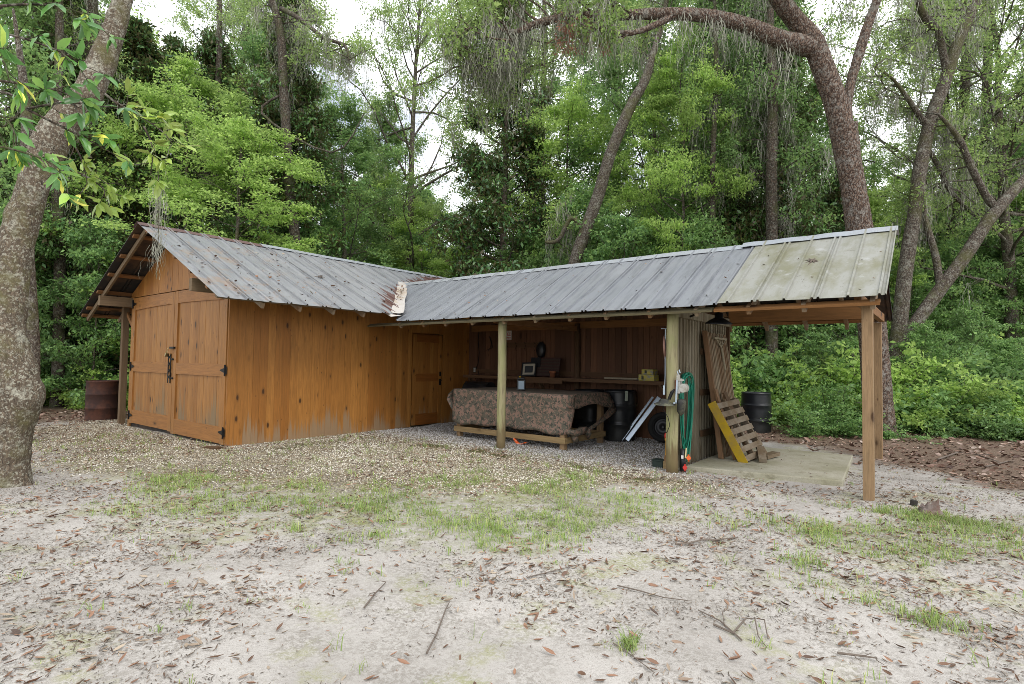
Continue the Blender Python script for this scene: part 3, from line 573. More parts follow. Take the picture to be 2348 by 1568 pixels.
# open wing
def round_post(x, y, r, h, name='round_post', sd=1):
    n = 9; mb = MB(); mb.tube([(x+.004*math.sin(i*1.3+sd), y, -.1+(h+.1)*i/n) for i in range(n+1)], [r*(1.04-.06*i/n) for i in range(n+1)], 20, rough=.02, seed=sd); return mb.build(name, M_ROUND, shed, True)
round_post(3.25, 2.86, .070, 2.13); round_post(6.10, 2.88, .076, 2.13, sd=2)
mb = MB(); mb.tube([(3.02, 5.56, -.1), (3.03, 5.56, 1), (3.02, 5.56, 2.2)], [.065, .06, .055], 14); mb.build('round_post', W_DARK, shed, True)
for x, y, h in ((8.26, 2.85, 2.08), (8.11, 5.95, 2.08)): MB().box(x-.05, y-.05, -.1, x+.05, y+.05, h).build('square_post', W_POST, shed, bevel=.004)
mb = MB(); rg = random.Random(2); x = 1.4
MB().beam((.08, EYF+.06, zB(EYF)-.030), (6.7, EYF+.06, zB(EYF)-.030), .09, .025, (0, -SB, 1)).build('eave_board', W_EAVE, shed)
MB().beam((6.72, EYF+.06, zB(EYF)-.030), (XR-.06, EYF+.06, zB(EYF)-.030), .09, .03, (0, -SB, 1)).build('eave_board', W_BEAM, shed)
for y in (3.1, 3.65, 4.2, 4.6, 5.15, 5.7, 6.12):
    MB().beam(((.3 if y > 3.3 or y < 5.5 else .8), y, zB(y)-.022), (XR-(.06 if y < RYB else .4), y, zB(y)-.022), .085, .035, (0, -SB if y < RYB else SB, 1)).build('purlin', W_BEAM, shed)
for i in range(13):
    x = .95+.615*i+rg.uniform(-.04, .04)
    if x > XR-.05: x = XR-.22
    for s in (-1, 1):
        if s > 0 and x > 8: continue
        y1 = RYB+s*1.76; MB().beam((x, RYB+s*.02, RZB-.095), (x, y1, zB(y1)-.095), .045, .10, (0, s*SB, 1)).build('rafter', W_RAFT, shed)
MB().box(6.1, 5.28, 2.10, 8.14, 5.32, 2.30).build('beam', W_BEAM, shed)
MB().box(8.13, 2.92, 2.085, 8.20, 5.90, 2.20).build('beam', W_BEAMY, shed)
MB().box(3.0, 2.92, 2.04, 3.05, 5.5, 2.14).build('beam', W_BEAMY, shed)
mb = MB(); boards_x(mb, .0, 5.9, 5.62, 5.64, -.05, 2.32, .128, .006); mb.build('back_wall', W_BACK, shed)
MB().box(.1, 5.585, 2.10, 5.85, 5.618, 2.24).build('girt', W_BEAM, shed); MB().box(.1, 5.585, 1.13, 5.85, 5.618, 1.22).build('girt', W_DARKX, shed)
mb = MB(); boards_y(mb, 2.96, 5.30, 6.03, 6.055, -.03, 2.08, .115, .005, 12)
rg = random.Random(3); y = 3.0
while y < 5.25: mb.box(6.055, y, -.02, 6.072, y+.04, 2.06); y += .115
mb.build('partition', W_GREY, shed)
MB().beam((6.09, 2.97, 2.10), (6.09, 5.34, 2.10), .05, .13).build('beam', W_GREY, shed)
MB().box(6.0, 5.305, -.05, 6.1, 5.37, 2.2).build('corner_post', W_DARK, shed)
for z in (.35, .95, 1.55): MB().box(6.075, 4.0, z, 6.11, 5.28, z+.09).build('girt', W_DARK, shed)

# ------------------------------------------------------------------ things in and around the shed
def thing(name, loc, label, cat, group=None): return empty(name, tuple(float(q) for q in loc), label, cat, group)
def single(mb, name, mat, label, cat, group=None, loc=None, **k):
    vs = np.array(mb.v); base = loc if loc is not None else (vs[:, 0].mean(), vs[:, 1].mean(), vs[:, 2].min())
    e = Vector(tuple(float(q) for q in base)); mb.v = [(a-e.x, b-e.y, c_-e.z) for a, b, c_ in mb.v]
    ob = mb.build(name, mat, None, **k); ob.location = e; return tag(ob, label, cat, group)
# slab
m = Mat('stained_slab'); P = m.P(); cc = m.mix(m.ramp(m.noise(P, 1.5, 6, .65), [(.35, 0.), (.65, 1.)]), (.42, .395, .32), (.29, .275, .19)); cc = m.mix(m.ramp(m.noise(P, 6, 6, .75), [(.56, 0.), (.66, .6)]), cc, (.17, .15, .10)); cc = m.mix(m.ramp(m.noise(P, 70, 3, .7), [(.45, 0.), (.7, .5)]), cc, (.2, .18, .13)); m.set(col=cc, rough=.9, spec=.2); m.bump(m.noise(P, 50, 4), .3, .004); M_SLAB = m.m
mb = MB(); q = [(6.2, 3.08), (7.95, 3.43), (7.80, 5.72), (6.2, 5.62)]
mb.hexa([(x, y, -.05) for x, y in q], [(x, y, .065) for x, y in q]); single(mb, 'concrete_slab', M_SLAB, 'low greenish concrete slab under the right end of the roof', 'slab', bevel=.012)
# work table
t = thing('work_table', (2.9, 4.08, 0), 'low timber table frame standing on gravel under a camouflage cloth', 'table')
for x, y in ((1.78, 3.46), (4.06, 3.46), (1.78, 4.66), (4.06, 4.66)): MB().box(x-.045, y-.045, -.03, x+.045, y+.045, .83).build('leg', W_POST, t, bevel=.003)
for y in (3.395, 4.705): MB().box(1.70, y-.018, .105, 4.14, y+.018, .20).build('rail', W_TREAT, t, bevel=.003)
for x in (1.715, 4.125): MB().box(x-.018, 3.415, .105, x+.018, 4.685, .20).build('rail', W_TREATY, t, bevel=.003)
mb = MB()
for i in range(8): mb.box(1.68, 3.40+i*.166, .832, 4.17, 3.40+i*.166+.16, .865)
mb.build('tabletop', W_TREAT, t)
m = Mat('camouflage_cloth'); P = m.P(); sn = m.nt.nodes.new('ShaderNodeVectorMath'); sn.operation = 'SNAP'; sn.inputs[1].default_value = (.011,)*3; m.L(P, sn.inputs[0])
a = m.noise(sn.outputs[0], 16, 4, .65); b = m.noise(m.map(sn.outputs[0], loc=(4, 9, 2)), 19, 4, .65); cc = m.mix(m.ramp(a, [(.49, 0.), (.50, 1.)]), (.25, .155, .115), (.105, .095, .068)); cc = m.mix(m.ramp(b, [(.57, 0.), (.58, 1.)]), cc, (.045, .045, .035)); cc = m.mix(m.ramp(m.noise(P, 3, 5), [(.5, 0.), (.75, .4)]), cc, (.13, .09, .055))
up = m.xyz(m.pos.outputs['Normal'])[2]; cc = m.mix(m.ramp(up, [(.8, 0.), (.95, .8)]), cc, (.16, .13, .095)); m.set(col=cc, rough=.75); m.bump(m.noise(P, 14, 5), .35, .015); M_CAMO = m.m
cl = MB(); nx_, nv = 50, 12; vs = []
def fr(u, v):   # front drape
    x = 1.68+2.5*u; z = .885-.62*v-(.015*math.sin(u*23)+.02*math.sin(u*7+1))*v+(.06*smooth(.12, 0, u)*v)
    y = 3.375-.020*v+(.014*math.sin(u*31+v*3)+.018*math.sin(u*11-v*2))*v-.02*math.sin(v*3)*math.sin(u*5)
    if u > .86: z -= 0; y += .03*((u-.86)/.14)*v; 
    return (x, float(y), float(z))
vs = [fr(i/nx_, j/nv) for j in range(nv+1) for i in range(nx_+1)]
fs = [(j*(nx_+1)+i, j*(nx_+1)+i+1, (j+1)*(nx_+1)+i+1, (j+1)*(nx_+1)+i) for j in range(nv) for i in range(nx_)]; cl.add(vs, fs)
vs = [(1.68+2.5*i/20, 3.375+1.37*j/10, .885+.004*math.sin(i*1.7+j*2.1)) for j in range(11) for i in range(21)]; cl.add(vs, [(j*21+i, j*21+i+1, j*21+i+22, j*21+i+21) for j in range(10) for i in range(20)])
vs = []      # right end: short valance with a hanging far corner
for i in range(15):
    u = i/14; y = 3.375+1.37*u; dp = .20+.03*math.sin(u*9)+.10*max(0, u-.75)*4*.6
    for j in range(5): v = j/4; vs.append((4.18+.02*v+.05*v*u+.015*math.sin(u*14)*v, y+(.12*v*max(0, u-.8)*5 if u > .8 else 0), .885-dp*v))
cl.add(vs, [(i*5+j, i*5+j+1, (i+1)*5+j+1, (i+1)*5+j) for i in range(14) for j in range(4)])
vs = []      # near corner flap and its rolled edge
for i in range(8):
    v = i/7; wd_ = .17-.10*v if v < .45 else .10-.05*(v-.45)
    for k in range(4): s_ = k/3; vs.append((4.18+.015*math.sin(v*9+k)+.012*k, 3.375+.03+wd_*s_-.03*v, .885-.60*v))
cl.add(vs, [(i*4+j, i*4+j+1, (i+1)*4+j+1, (i+1)*4+j) for i in range(7) for j in range(3)])
vs = []      # swag from the far corner back to the knot
for i in range(13):
    v = i/12; y = 4.84-1.0*v; z = .66-.40*v**.75-.02*math.sin(v*3.1); wd_ = .17*(1-v)**1.4+.035
    for k in range(5): s_ = k/4-.5; vs.append((4.24+.03*math.sin(k*2.2+v*5), y+s_*wd_*.6, z+s_*wd_*-1.0))
cl.add(vs, [(i*5+j, i*5+j+1, (i+1)*5+j+1, (i+1)*5+j) for i in range(12) for j in range(4)])
cl.tube([(4.19, 3.37, .31), (4.22, 3.55, .27), (4.21, 3.75, .30), (4.22, 3.9, .31)], [.03, .055, .07, .04], 9, rough=.5, seed=3)
cl.tube([(4.21, 3.86, .32), (4.23, 3.95, .22), (4.21, 3.98, .15)], [.045, .05, .02], 8, rough=.6, seed=4)
cl.tube([(4.21, 3.62, .3), (4.2, 3.58, .2), (4.2, 3.6, .13)], [.05, .06, .05], 8, rough=.6, seed=5)
vs = []      # left end flaring outwards
for i in range(12):
    u = i/11; y = 3.375+1.37*u
    for j in range(6): v = j/5; fl = math.sin(min(1, v*1.4)*math.pi)*.17*math.exp(-((u-.0)/.35)**2); vs.append((1.68-fl-.02*v+.02*math.sin(u*15)*v, y, .885-.52*v))
cl.add(vs, [(i*6+j, (i+1)*6+j, (i+1)*6+j+1, i*6+j+1) for i in range(11) for j in range(5)])
single(cl, 'camouflage_cloth', M_CAMO, 'brown and green camouflage cloth draped over the low timber table', 'tablecloth', smooth=True, solid=.004)
# lantern on the table
c0 = Vector((2.86, 3.9, .888)); fx = Vector((.78, .62, 0)); fy = Vector((.62, -.78, 0))
t = thing('work_radio', c0, 'black boxy work light with pale blue panel and yellow knob on the camouflage cloth', 'work light')
def obx(mb, c_, w_, d_, h_, z0=0, fwd=0, side=0):
    a = c_+fx*(side-w_/2)+fy*(fwd-d_/2); b = c_+fx*(side+w_/2)+fy*(fwd-d_/2); e = c_+fx*(side+w_/2)+fy*(fwd+d_/2); f = c_+fx*(side-w_/2)+fy*(fwd+d_/2)
    z = Vector((0, 0, 1)); return mb.hexa([p+z*z0 for p in (a, b, e, f)], [p+z*(z0+h_) for p in (a, b, e, f)])
mb = obx(MB(), c0, .155, .12, .20); obx(mb, c0, .12, .09, .035, .2); mb.build('body', M_PLASTIC, t, bevel=.012)
obx(MB(), c0, .10, .006, .145, .025, .062).build('panel', simple('pale_blue_panel', (.33, .42, .50), .4, 0, .2, 30), t)
MB().lathe([(0, 0), (.02, 0), (.02, .02), (0, .02)], c0+Vector((-.03, 0, .235)), 12).build('knob', M_YELLOW, t)
mb = MB(); mb.tube([c0+fx*-.06+Vector((0, 0, .2)), c0+fx*-.05+Vector((0, 0, .262)), c0+fx*.05+Vector((0, 0, .262)), c0+fx*.06+Vector((0, 0, .2))], .008, 6); mb.build('handle', M_PLASTIC, t)
# workbench
t = thing('workbench', (3, 5.3, 0), 'long dark plank workbench running along the back wall', 'workbench')
mb = MB()
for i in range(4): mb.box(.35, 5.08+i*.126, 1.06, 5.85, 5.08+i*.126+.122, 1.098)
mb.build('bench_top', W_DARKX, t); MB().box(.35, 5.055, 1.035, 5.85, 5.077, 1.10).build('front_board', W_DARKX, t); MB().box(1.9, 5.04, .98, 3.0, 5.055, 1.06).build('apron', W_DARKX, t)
for x in (.5, 2.4, 5.5):
    MB().beam((x, 5.10, 1.03), (x, 5.56, .5), .05, .08).build('brace', W_DARK, t)
MB().beam((5.0, 5.09, 1.03), (5.45, 5.09, .45), .04, .08, (0, 1, 0)).build('brace', W_DARK, t)
BZ = 1.10
# picture frame
def pframe():
    o_ = Vector((1.86, 5.22, BZ)); u = Vector((.97, .18, .04)).normalized(); n_ = Vector((.25, -.92, .3)).normalized(); v = n_.cross(u)*-1; v = v if v.z > 0 else -v
    t = thing('picture_frame', o_, 'black picture frame with pale mat leaning on the workbench', 'picture frame')
    def rc(mb, a, b, c_, d, z0, z1): mb.hexa([o_+u*p+v*q+n_*z0 for p, q in ((a, c_), (b, c_), (b, d), (a, d))], [o_+u*p+v*q+n_*z1 for p, q in ((a, c_), (b, c_), (b, d), (a, d))])
    W_, H_ = .34, .30; mb = MB(); rc(mb, 0, W_, 0, .03, 0, .02); rc(mb, 0, W_, H_-.03, H_, 0, .02); rc(mb, 0, .03, .03, H_-.03, 0, .02); rc(mb, W_-.03, W_, .03, H_-.03, 0, .02); mb.build('frame', M_PLASTIC, t)
    mb = MB(); rc(mb, .03, W_-.03, .03, .075, .002, .010); rc(mb, .03, W_-.03, H_-.075, H_-.03, .002, .010); rc(mb, .03, .075, .075, H_-.075, .002, .010); rc(mb, W_-.075, W_-.03, .075, H_-.075, .002, .010); mb.build('mat_board', simple('mat_board', (.42, .38, .30), .7), t)
    mb = MB(); rc(mb, .07, W_-.07, .07, H_-.07, 0, .005); mb.build('picture', simple('dark_picture', (.06, .065, .07), .25, 0, .4, 9), t)
pframe()
# wooden flag
t = thing('wooden_flag', (2.35, 5.4, BZ), 'dark wooden slat flag with stripes leaning on the workbench', 'flag plaque')
M_ST1 = simple('dark_red_stain', (.045, .016, .012), .7); M_ST2 = simple('dark_cream_stain', (.05, .032, .022), .7); M_NAVY = simple('dark_navy_stain', (.008, .009, .012), .7)
for nm, mt, rng in (('red_stripe', M_ST1, range(0, 13, 2)), ('pale_stripe', M_ST2, range(1, 13, 2))):
    mb = MB()
    for i in rng: z = BZ+.015+i*.030; y = 5.34+.08*(i/13); mb.box(1.98 if i < 6 else 2.24, y, z, 2.72, y+.018, z+.028)
    mb.build(nm, mt, t)
mb = MB(); mb.hexa([(1.98, 5.372, BZ+.195), (2.235, 5.372, BZ+.195), (2.235, 5.392, BZ+.195), (1.98, 5.392, BZ+.195)], [(1.98, 5.42, BZ+.403), (2.235, 5.42, BZ+.403), (2.235, 5.44, BZ+.403), (1.98, 5.44, BZ+.403)]); mb.build('union', M_NAVY, t)
# pot, rod, boxes
mb = MB(); mb.lathe([(0, 0), (.045, 0), (.062, .09), (.07, .09), (.072, .125), (.062, .125), (.05, .05), (0, .04)], (2.66, 5.22, BZ), 20); single(mb, 'flower_pot', M_TERRA, 'small empty terracotta pot on the workbench in front of the flag', 'flower pot', smooth=True)
mb = MB(); mb.tube([(3.85, 5.2, BZ+.022), (4.5, 5.25, BZ+.022)], .02, 10); single(mb, 'pale_rod', simple('pale_pipe', (.33, .28, .20), .5), 'pale straight pipe lying on the workbench left of the yellow boxes', 'pipe')
M_BOXY = Mat('yellow_print_box'); v = M_BOXY.P(); cc = M_BOXY.mix(M_BOXY.ramp(M_BOXY.noise(M_BOXY.map(v, (1, 1, 3)), 14, 2), [(.5, 0.), (.53, 1.)], 'CONSTANT'), (.45, .38, .06), (.26, .26, .22)); M_BOXY.set(col=cc, rough=.6); M_BOXY = M_BOXY.m
def carton(x0, x1, z0, z1, lab):
    t = thing('carton', ((x0+x1)/2, 5.25, z0), lab, 'box'); MB().box(x0, 5.15, z0, x1, 5.35, z1-.004).build('body', M_BOXY, t, bevel=.004); MB().box(x0+.06, 5.145, z0+.02, x0+.10, 5.149, z1-.02).build('strap', M_DUSTY, t); MB().box(x0+.01, 5.16, z1-.003, x1-.01, 5.34, z1).build('lid', simple('carton_lid', (.4, .36, .16), .7), t)
carton(4.56, 4.86, BZ, BZ+.11, 'larger grey and yellow carton at the bottom of the stack on the workbench'); carton(4.62, 4.84, BZ+.112, BZ+.205, 'smaller yellow carton on top of the stack on the workbench')
# posted sign
t = thing('posted_sign', (1.10, 5.615, 1.86), 'white sign with red POSTED lettering on the back wall behind a round post', 'sign')
MB().box(.93, 5.612, 1.89, 1.28, 5.618, 2.10).build('plate', M_WHITE, t)
M_RED = simple('sign_red', (.42, .02, .02), .5, 0, .1, 10, .02)
def text(body, name, size, loc, mat, parent, sx=1):
    cu = bpy.data.curves.new(name, 'FONT'); cu.body = body; cu.size = size; cu.align_x = 'CENTER'; cu.extrude = .0008; cu.offset = .0012; o_ = bpy.data.objects.new(name, cu); col.objects.link(o_); bpy.context.view_layer.update()
    me = bpy.data.meshes.new_from_object(o_.evaluated_get(bpy.context.evaluated_depsgraph_get())); bpy.data.objects.remove(o_)
    me.materials.clear(); me.materials.append(mat); ob = bpy.data.objects.new(name, me); col.objects.link(ob); ob.parent = parent; ob.location = Vector(loc)-wloc(parent); ob.rotation_euler = (R_(90), 0, 0); ob.scale = (sx, 1, 1); return ob
text('POSTED', 'lettering', .098, (1.105, 5.610, 1.99), M_RED, t, .98); text('PRIVATE PROPERTY', 'lettering', .040, (1.105, 5.610, 1.925), M_RED, t, .9)
mb = MB()
for a in ((.94, 1.90, 1.27, 1.903), (.94, 2.087, 1.27, 2.09), (.94, 1.90, .943, 2.09), (1.267, 1.90, 1.27, 2.09)): mb.box(a[0], 5.609, a[1], a[2], 5.612, a[3])
mb.build('border', M_RED, t)
# coat rack, pan, wire, outlet, cable
t = thing('coat_rack', (1.6, 5.61, 1.72), 'dark wooden peg rail below the sign on the back wall', 'coat rack'); MB().box(1.05, 5.595, 1.72, 2.08, 5.618, 1.83).build('board', W_DARKX, t)
for x in (1.2, 1.45, 1.7, 1.95): mb = MB(); mb.tube([(x, 5.6, 1.80), (x, 5.56, 1.80), (x, 5.54, 1.83)], .006, 6); mb.tube([(x, 5.59, 1.77), (x-.01, 5.56, 1.70), (x+.005, 5.57, 1.64)], .004, 5); mb.build('hook', M_IRON, t)
mb = MB(); mb.lathe([(0, .02), (.08, .02), (.10, .0), (.115, -.03), (.115, -.05), (.105, -.05), (.09, -.01), (0, 0)], (0, 0, 0), 24, (0, -1, 0)); mb.v = [(x*1.0+2.12, y+5.53, z*1.6+1.66) for x, y, z in mb.v]; single(mb, 'oval_pan', M_PLASTIC, 'black oval pan hanging at the right end of the peg rail', 'pan', smooth=True)
mb = MB(); mb.tube([(2.10, 5.56, 1.47), (2.12, 5.56, 1.3), (2.11, 5.57, 1.12)], .012, 6); single(mb, 'thin_handle', M_TAN, 'thin pale stick hanging below the black oval pan', 'stick')
mb = MB(); mb.tube([(.55, 5.60, 1.66), (.75, 5.6, 1.72), (.68, 5.6, 1.95), (.64, 5.6, 1.98), (.72, 5.6, 1.80), (.62, 5.6, 1.64)], .006, 5); single(mb, 'wire_hanger', M_IRON, 'bent wire hanger on the back wall left of the round post', 'hanger')
t = thing('outlet', (.22, 5.60, 1.06), 'pale electrical outlet box on the back wall near the corner', 'outlet'); MB().box(.18, 5.585, 1.14, .26, 5.618, 1.26).build('box', M_DUSTY, t); MB().box(.19, 5.58, 1.15, .25, 5.584, 1.25).build('cover_plate', M_WHITEP, t); MB().box(.20, 5.57, 1.02, .245, 5.584, 1.07).build('plug', M_WHITEP, t)
mb = MB(); mb.tube([(.33, 5.6, 2.2), (.30, 5.6, 1.9), (.34, 5.6, 1.6), (.31, 5.6, 1.35), (.26, 5.59, 1.24)], .008, 6); mb.tube([(.24, 5.57, 1.03), (.3, 5.56, .95), (.36, 5.57, 1.1), (.33, 5.58, 1.2)], .006, 6); single(mb, 'power_cable', M_IRON, 'black power cable running down the back wall to the outlet', 'cable')
# grill behind the table
t = thing('covered_grill', (.95, 5.0, 0), 'black covered grill in the dark corner behind the table', 'grill')
MB().box(.65, 4.75, .0, 1.3, 5.05, .75).build('cabinet', M_PLASTIC, t, bevel=.02); mb = MB(); mb.lathe([(.19, -.33), (.19, .33)], (.975, 4.9, .78), 20, (1, 0, 0)); mb.lathe([(0, -.33), (.19, -.33)], (.975, 4.9, .78), 20, (1, 0, 0)); mb.lathe([(0, .33), (.19, .33)], (.975, 4.9, .78), 20, (1, 0, 0)); mb.build('lid', M_PLASTIC, t, True); MB().box(.93, 4.70, .80, 1.0, 4.708, .825).build('badge', M_WHITEP, t)
# barrels
def barrel(x, y, r, h, label, tagged=False, leaves_=False):
    t = thing('plastic_barrel', (x, y, 0), label, 'barrel', None)
    prof = [(0, .0), (r*.92, 0), (r*.96, .03)]
    for k in range(11):
        zz = .05+(h-.1)*k/10; prof.append((r*(.965+.035*math.sin(math.pi*k/10)), zz))
        if k in (3, 7): prof += [(r*1.02, zz+.015), (r*1.02, zz+.035), (r*.99, zz+.045)]
    prof += [(r*.965, h-.04), (r*.98, h-.03), (r*.98, h), (r*.93, h), (r*.92, h-.03), (0, h-.028)]
    MB().lathe(prof, (x, y, -.02), 36).build('drum', M_PLASTIC, t, True)
    mb = MB(); mb.lathe([(0, 0), (.03, 0), (.03, .015), (0, .015)], (x-.1, y-.1, h-.05), 12); mb.build('bung', M_PLASTIC, t)
    if tagged: mb = MB(); mb.beam((x+r*.78, y-r*.70, h-.20), (x+r*.8, y-r*.70, h-.02), .05, .008, (.6, -.8, 0)); mb.build('label', simple('green_white_tag', (.3, .34, .27), .6, 0, .4, 30), t)
    return t
barrel(4.17, 5.20, .30, .93, 'black plastic barrel with a small tag under the workbench', True); barrel(3.52, 5.24, .30, .91, 'untagged black plastic barrel under the workbench behind the table')
_b = az(1733, 11.4); b3 = barrel(float(_b[0]), float(_b[1]), .29, .87, 'black plastic barrel standing outside by the green bushes')
# rusty drum, hollow
DX, DYY = [float(q) for q in az(238, 12.2)[:2]]
t = thing('rusty_drum', (DX, DYY, 0), 'open rusty brown steel drum beside the porch post', 'drum'); r = .30; prof = [(0, .02), (r-.01, .02), (r+.006, 0), (r, .03), (r, .27), (r+.012, .285), (r, .30), (r, .57), (r+.012, .585), (r, .60), (r, .85), (r+.010, .865), (r, .88), (r-.012, .87), (r-.012, .04), (0, .04)]
MB().lathe(prof, (DX, DYY, -.02), 40).build('shell', M_RUSTD, t, True); MB().lathe([(0, 0), (.287, 0)], (DX, DYY, .74), 30).build('ashes', simple('ashes', (.10, .09, .08), .95), t)
# firewood
rg = random.Random(8); k = 0; M_LOG = simple('log_wood', (.20, .15, .10), .9, 0, .5, 14, .5); M_LOGE = simple('log_end', (.34, .25, .15), .85, 0, .4, 9, .3); words = ['bottom', 'second', 'third', 'fourth', 'fifth', 'sixth']
for i in range(6):
    for j in range(2):
        r = .065+rg.random()*.015; x = -4.47+j*.135+(i % 2)*.03; z = .075+i*.135; y = .30+rg.uniform(-.03, .03)
        t = thing('firewood_log', (x, y, z-r), 'firewood log in the %s layer of the pile by the porch post, %s side' % (words[i], ('outer', 'wall')[j]), 'log', 'firewood logs piled beside the porch post')
        MB().tube([(x, y+.006, z), (x+.01, y+.45, z)], [r, r*.95], 9, False, rough=.2, seed=k).build('bark', M_LOG, t); MB().lathe([(0, 0), (r*.97, 0)], (x, y+.004, z), 9, (0, -1, 0)).build('cut_end', M_LOGE, t); k += 1
# ramps
for i, (xa, xb, yy, lb) in enumerate(((4.33, 4.73, 5.02, 'narrow aluminium channel leaning left of its pair under the workbench'), (4.42, 4.85, 5.05, 'wider aluminium channel leaning against the spare wheel'))):
    p = Vector((xa, yy-.05, .03)); q = Vector((xb, 5.4, .80)); d = (q-p).normalized(); wd_ = .03 if i == 0 else .065
    mb = MB(); mb.beam(p, q, wd_, .006, (.3, -.9, .3)); sd = d.cross(Vector((.3, -.9, .3))).normalized()
    for s in (-1, 1): mb.beam(p+sd*s*wd_/2, q+sd*s*wd_/2, .006, .03, (.3, -.9, .3))
    single(mb, 'aluminium_channel', M_ALU, lb, 'metal channel', 'aluminium channels leaning under the workbench')
# wheel
t = thing('spare_wheel', (4.98, 5.3, .0), 'small black spare wheel with steel rim leaning behind the round post', 'wheel'); c_ = (4.98, 5.28, .285); ax = (.25, -.95, .12)
MB().lathe([(.17, -.07), (.235, -.085), (.262, -.06), (.268, 0), (.262, .06), (.235, .085), (.17, .07), (.165, .0), (.17, -.07)], c_, 40, ax).build('tyre', M_RUBBER, t, True)
rm = MB().lathe([(.172, .06), (.165, .065), (.155, .03), (.135, .02), (.115, .035), (.06, .04), (.05, .03), (.0, .03)], c_, 40, ax).build('rim', M_RIM, t, True)
axv = Vector(ax).normalized(); a_ = axv.orthogonal().normalized(); b_ = axv.cross(a_); mb = MB()
for k in range(8): th = k*math.pi/4; mb.lathe([(0, 0), (.016, 0)], Vector(c_)+axv*.036+(a_*math.cos(th)+b_*math.sin(th))*.095, 10, ax)
mb.build('rim_hole', M_UNDER, rm); MB().lathe([(.028, .03), (.028, .06), (.02, .065), (0, .065)], c_, 14, ax).build('hub_cap', M_RIM, t)
# things round the round post
mb = MB(); t = thing('hand_winch', (6.2, 2.82, .95), 'chalky white boat winch with crank bolted to the thick round post', 'winch')
mb.box(6.168, 2.79, 1.02, 6.195, 2.87, 1.20); mb.build('mount', simple('rust_block', (.16, .06, .035), .8), t)
mb = MB(); mb.box(6.20, 2.765, 1.03, 6.245, 2.775, 1.27); mb.box(6.20, 2.835, 1.03, 6.245, 2.845, 1.22); mb.box(6.195, 2.77, 1.03, 6.203, 2.84, 1.22); mb.box(6.21, 2.76, 1.19, 6.30, 2.768, 1.21); mb.build('frame', M_WHITEP, t)
MB().lathe([(0, -.012), (.056, -.012), (.056, -.004), (.025, 0), (.025, .045), (.056, .05), (.056, .058), (0, .058)], (6.285, 2.775, 1.10), 28, (0, 1, 0)).build('reel', M_WHITEP, t)
mb = MB(); mb.beam((6.215, 2.75, 1.20), (6.20, 2.75, .90), .022, .006, (0, -1, 0)); mb.tube([(6.20, 2.75, .91), (6.20, 2.69, .91)], .012, 8); mb.build('crank', M_ALU, t); mb = MB(); mb.tube([(6.22, 2.77, 1.27), (6.21, 2.77, 1.31), (6.235, 2.77, 1.33), (6.245, 2.77, 1.29)], .008, 6); mb.build('hook', M_ALU, t)
t = thing('lamp_shade', (6.10, 2.70, .83), 'dull flat round metal lamp shade hanging on the round post', 'lamp shade')
MB().lathe([(.135, 0), (.13, .008), (.07, .03), (.055, .05), (.055, .065), (.0, .07)], (6.07, 2.70, .885), 32, (.05, -.08, 1)).build('shade', M_DUSTY, t, True); mb = MB(); mb.tube([(6.12, 2.72, .95), (6.15, 2.74, 1.04), (6.17, 2.77, 1.08)], [.02, .022, .01], 8); mb.build('socket', M_IRON, t)
mb = MB(); mb.tube([(6.06, 2.70, .88), (6.04, 2.72, .82), (6.10, 2.74, .72), (6.12, 2.75, .62), (6.09, 2.75, .54), (6.07, 2.74, .52), (6.09, 2.73, .53)], .005, 6); mb.build('cord', M_IRON, t)
mb = MB(); mb.lathe([(0, -.02), (.025, 0), (.05, .04), (.055, .15), (.05, .19), (.02, .2), (0, .2)], (6.245, 2.80, .76), 18, (.05, 0, 1)); mb.tube([(6.22, 2.8, .95), (6.21, 2.8, 1.02)], .006, 5); single(mb, 'dark_can', M_DUSTY, 'dark dusty can hanging under the winch beside the lamp shade', 'can', smooth=True)
mb = MB(); mb.lathe([(.165, -.015), (.17, .015), (.15, .012), (0, .008), (0, -.008), (.15, -.012), (.165, -.015)], (5.965, 2.98, 1.62), 30, (.96, .27, .05)); single(mb, 'round_sieve', M_SAW, 'copper brown round pan hanging edge on at the left of the round post', 'pan', smooth=True)
mb = MB(); mb.tube([(6.01, 2.86, 1.86), (6.0, 2.88, 1.6), (6.01, 2.86, 1.25), (6.005, 2.86, 1.08)], .006, 6); mb.box(5.985, 2.85, 1.0, 6.01, 2.87, 1.12); mb.tube([(5.95, 2.86, 1.87), (6.02, 2.87, 1.87)], .006, 5); single(mb, 'hanging_cord', M_ALU, 'pale cord with metal clip hanging down the left side of the round post', 'cord')
# hose bundle
rg = random.Random(12); mb = MB()
for k in range(9):
    w0 = .14+.014*k+rg.uniform(-.02, .02); zt = 1.27+rg.uniform(-.03, .02); zb = .10+rg.uniform(-.02, .12); yc = 3.28+rg.uniform(-.02, .02); x0 = 6.115+.006*k; pts = []
    n = 36
    for i in range(n+1):
        t_ = 2*math.pi*i/n; s_, c__ = math.sin(t_), math.cos(t_); v = (c__+1)/2; wv = w0*(.55+.55*v**.8)
        sx = math.copysign(abs(s_)**.8, s_); pts.append((x0+.015*math.sin(t_*2+k), yc+wv*sx-.03*(1-v)*(k-4)*.3, zb+(zt-zb)*(.5+.5*math.copysign(abs(c__)**.85, c__))))
    mb.tube(pts, .0095, 7, False)
mb.tube([(6.2, 3.12, .32), (6.19, 3.04, .45), (6.2, 2.99, .75), (6.17, 3.05, 1.0), (6.13, 3.15, 1.2)], .009, 7); mb.tube([(6.14, 3.43, 1.0), (6.15, 3.46, .8), (6.15, 3.46, .66)], .009, 7)
single(mb, 'garden_hose', M_HOSE, 'green garden hose coiled in long loops on the weathered partition', 'hose', smooth=True)
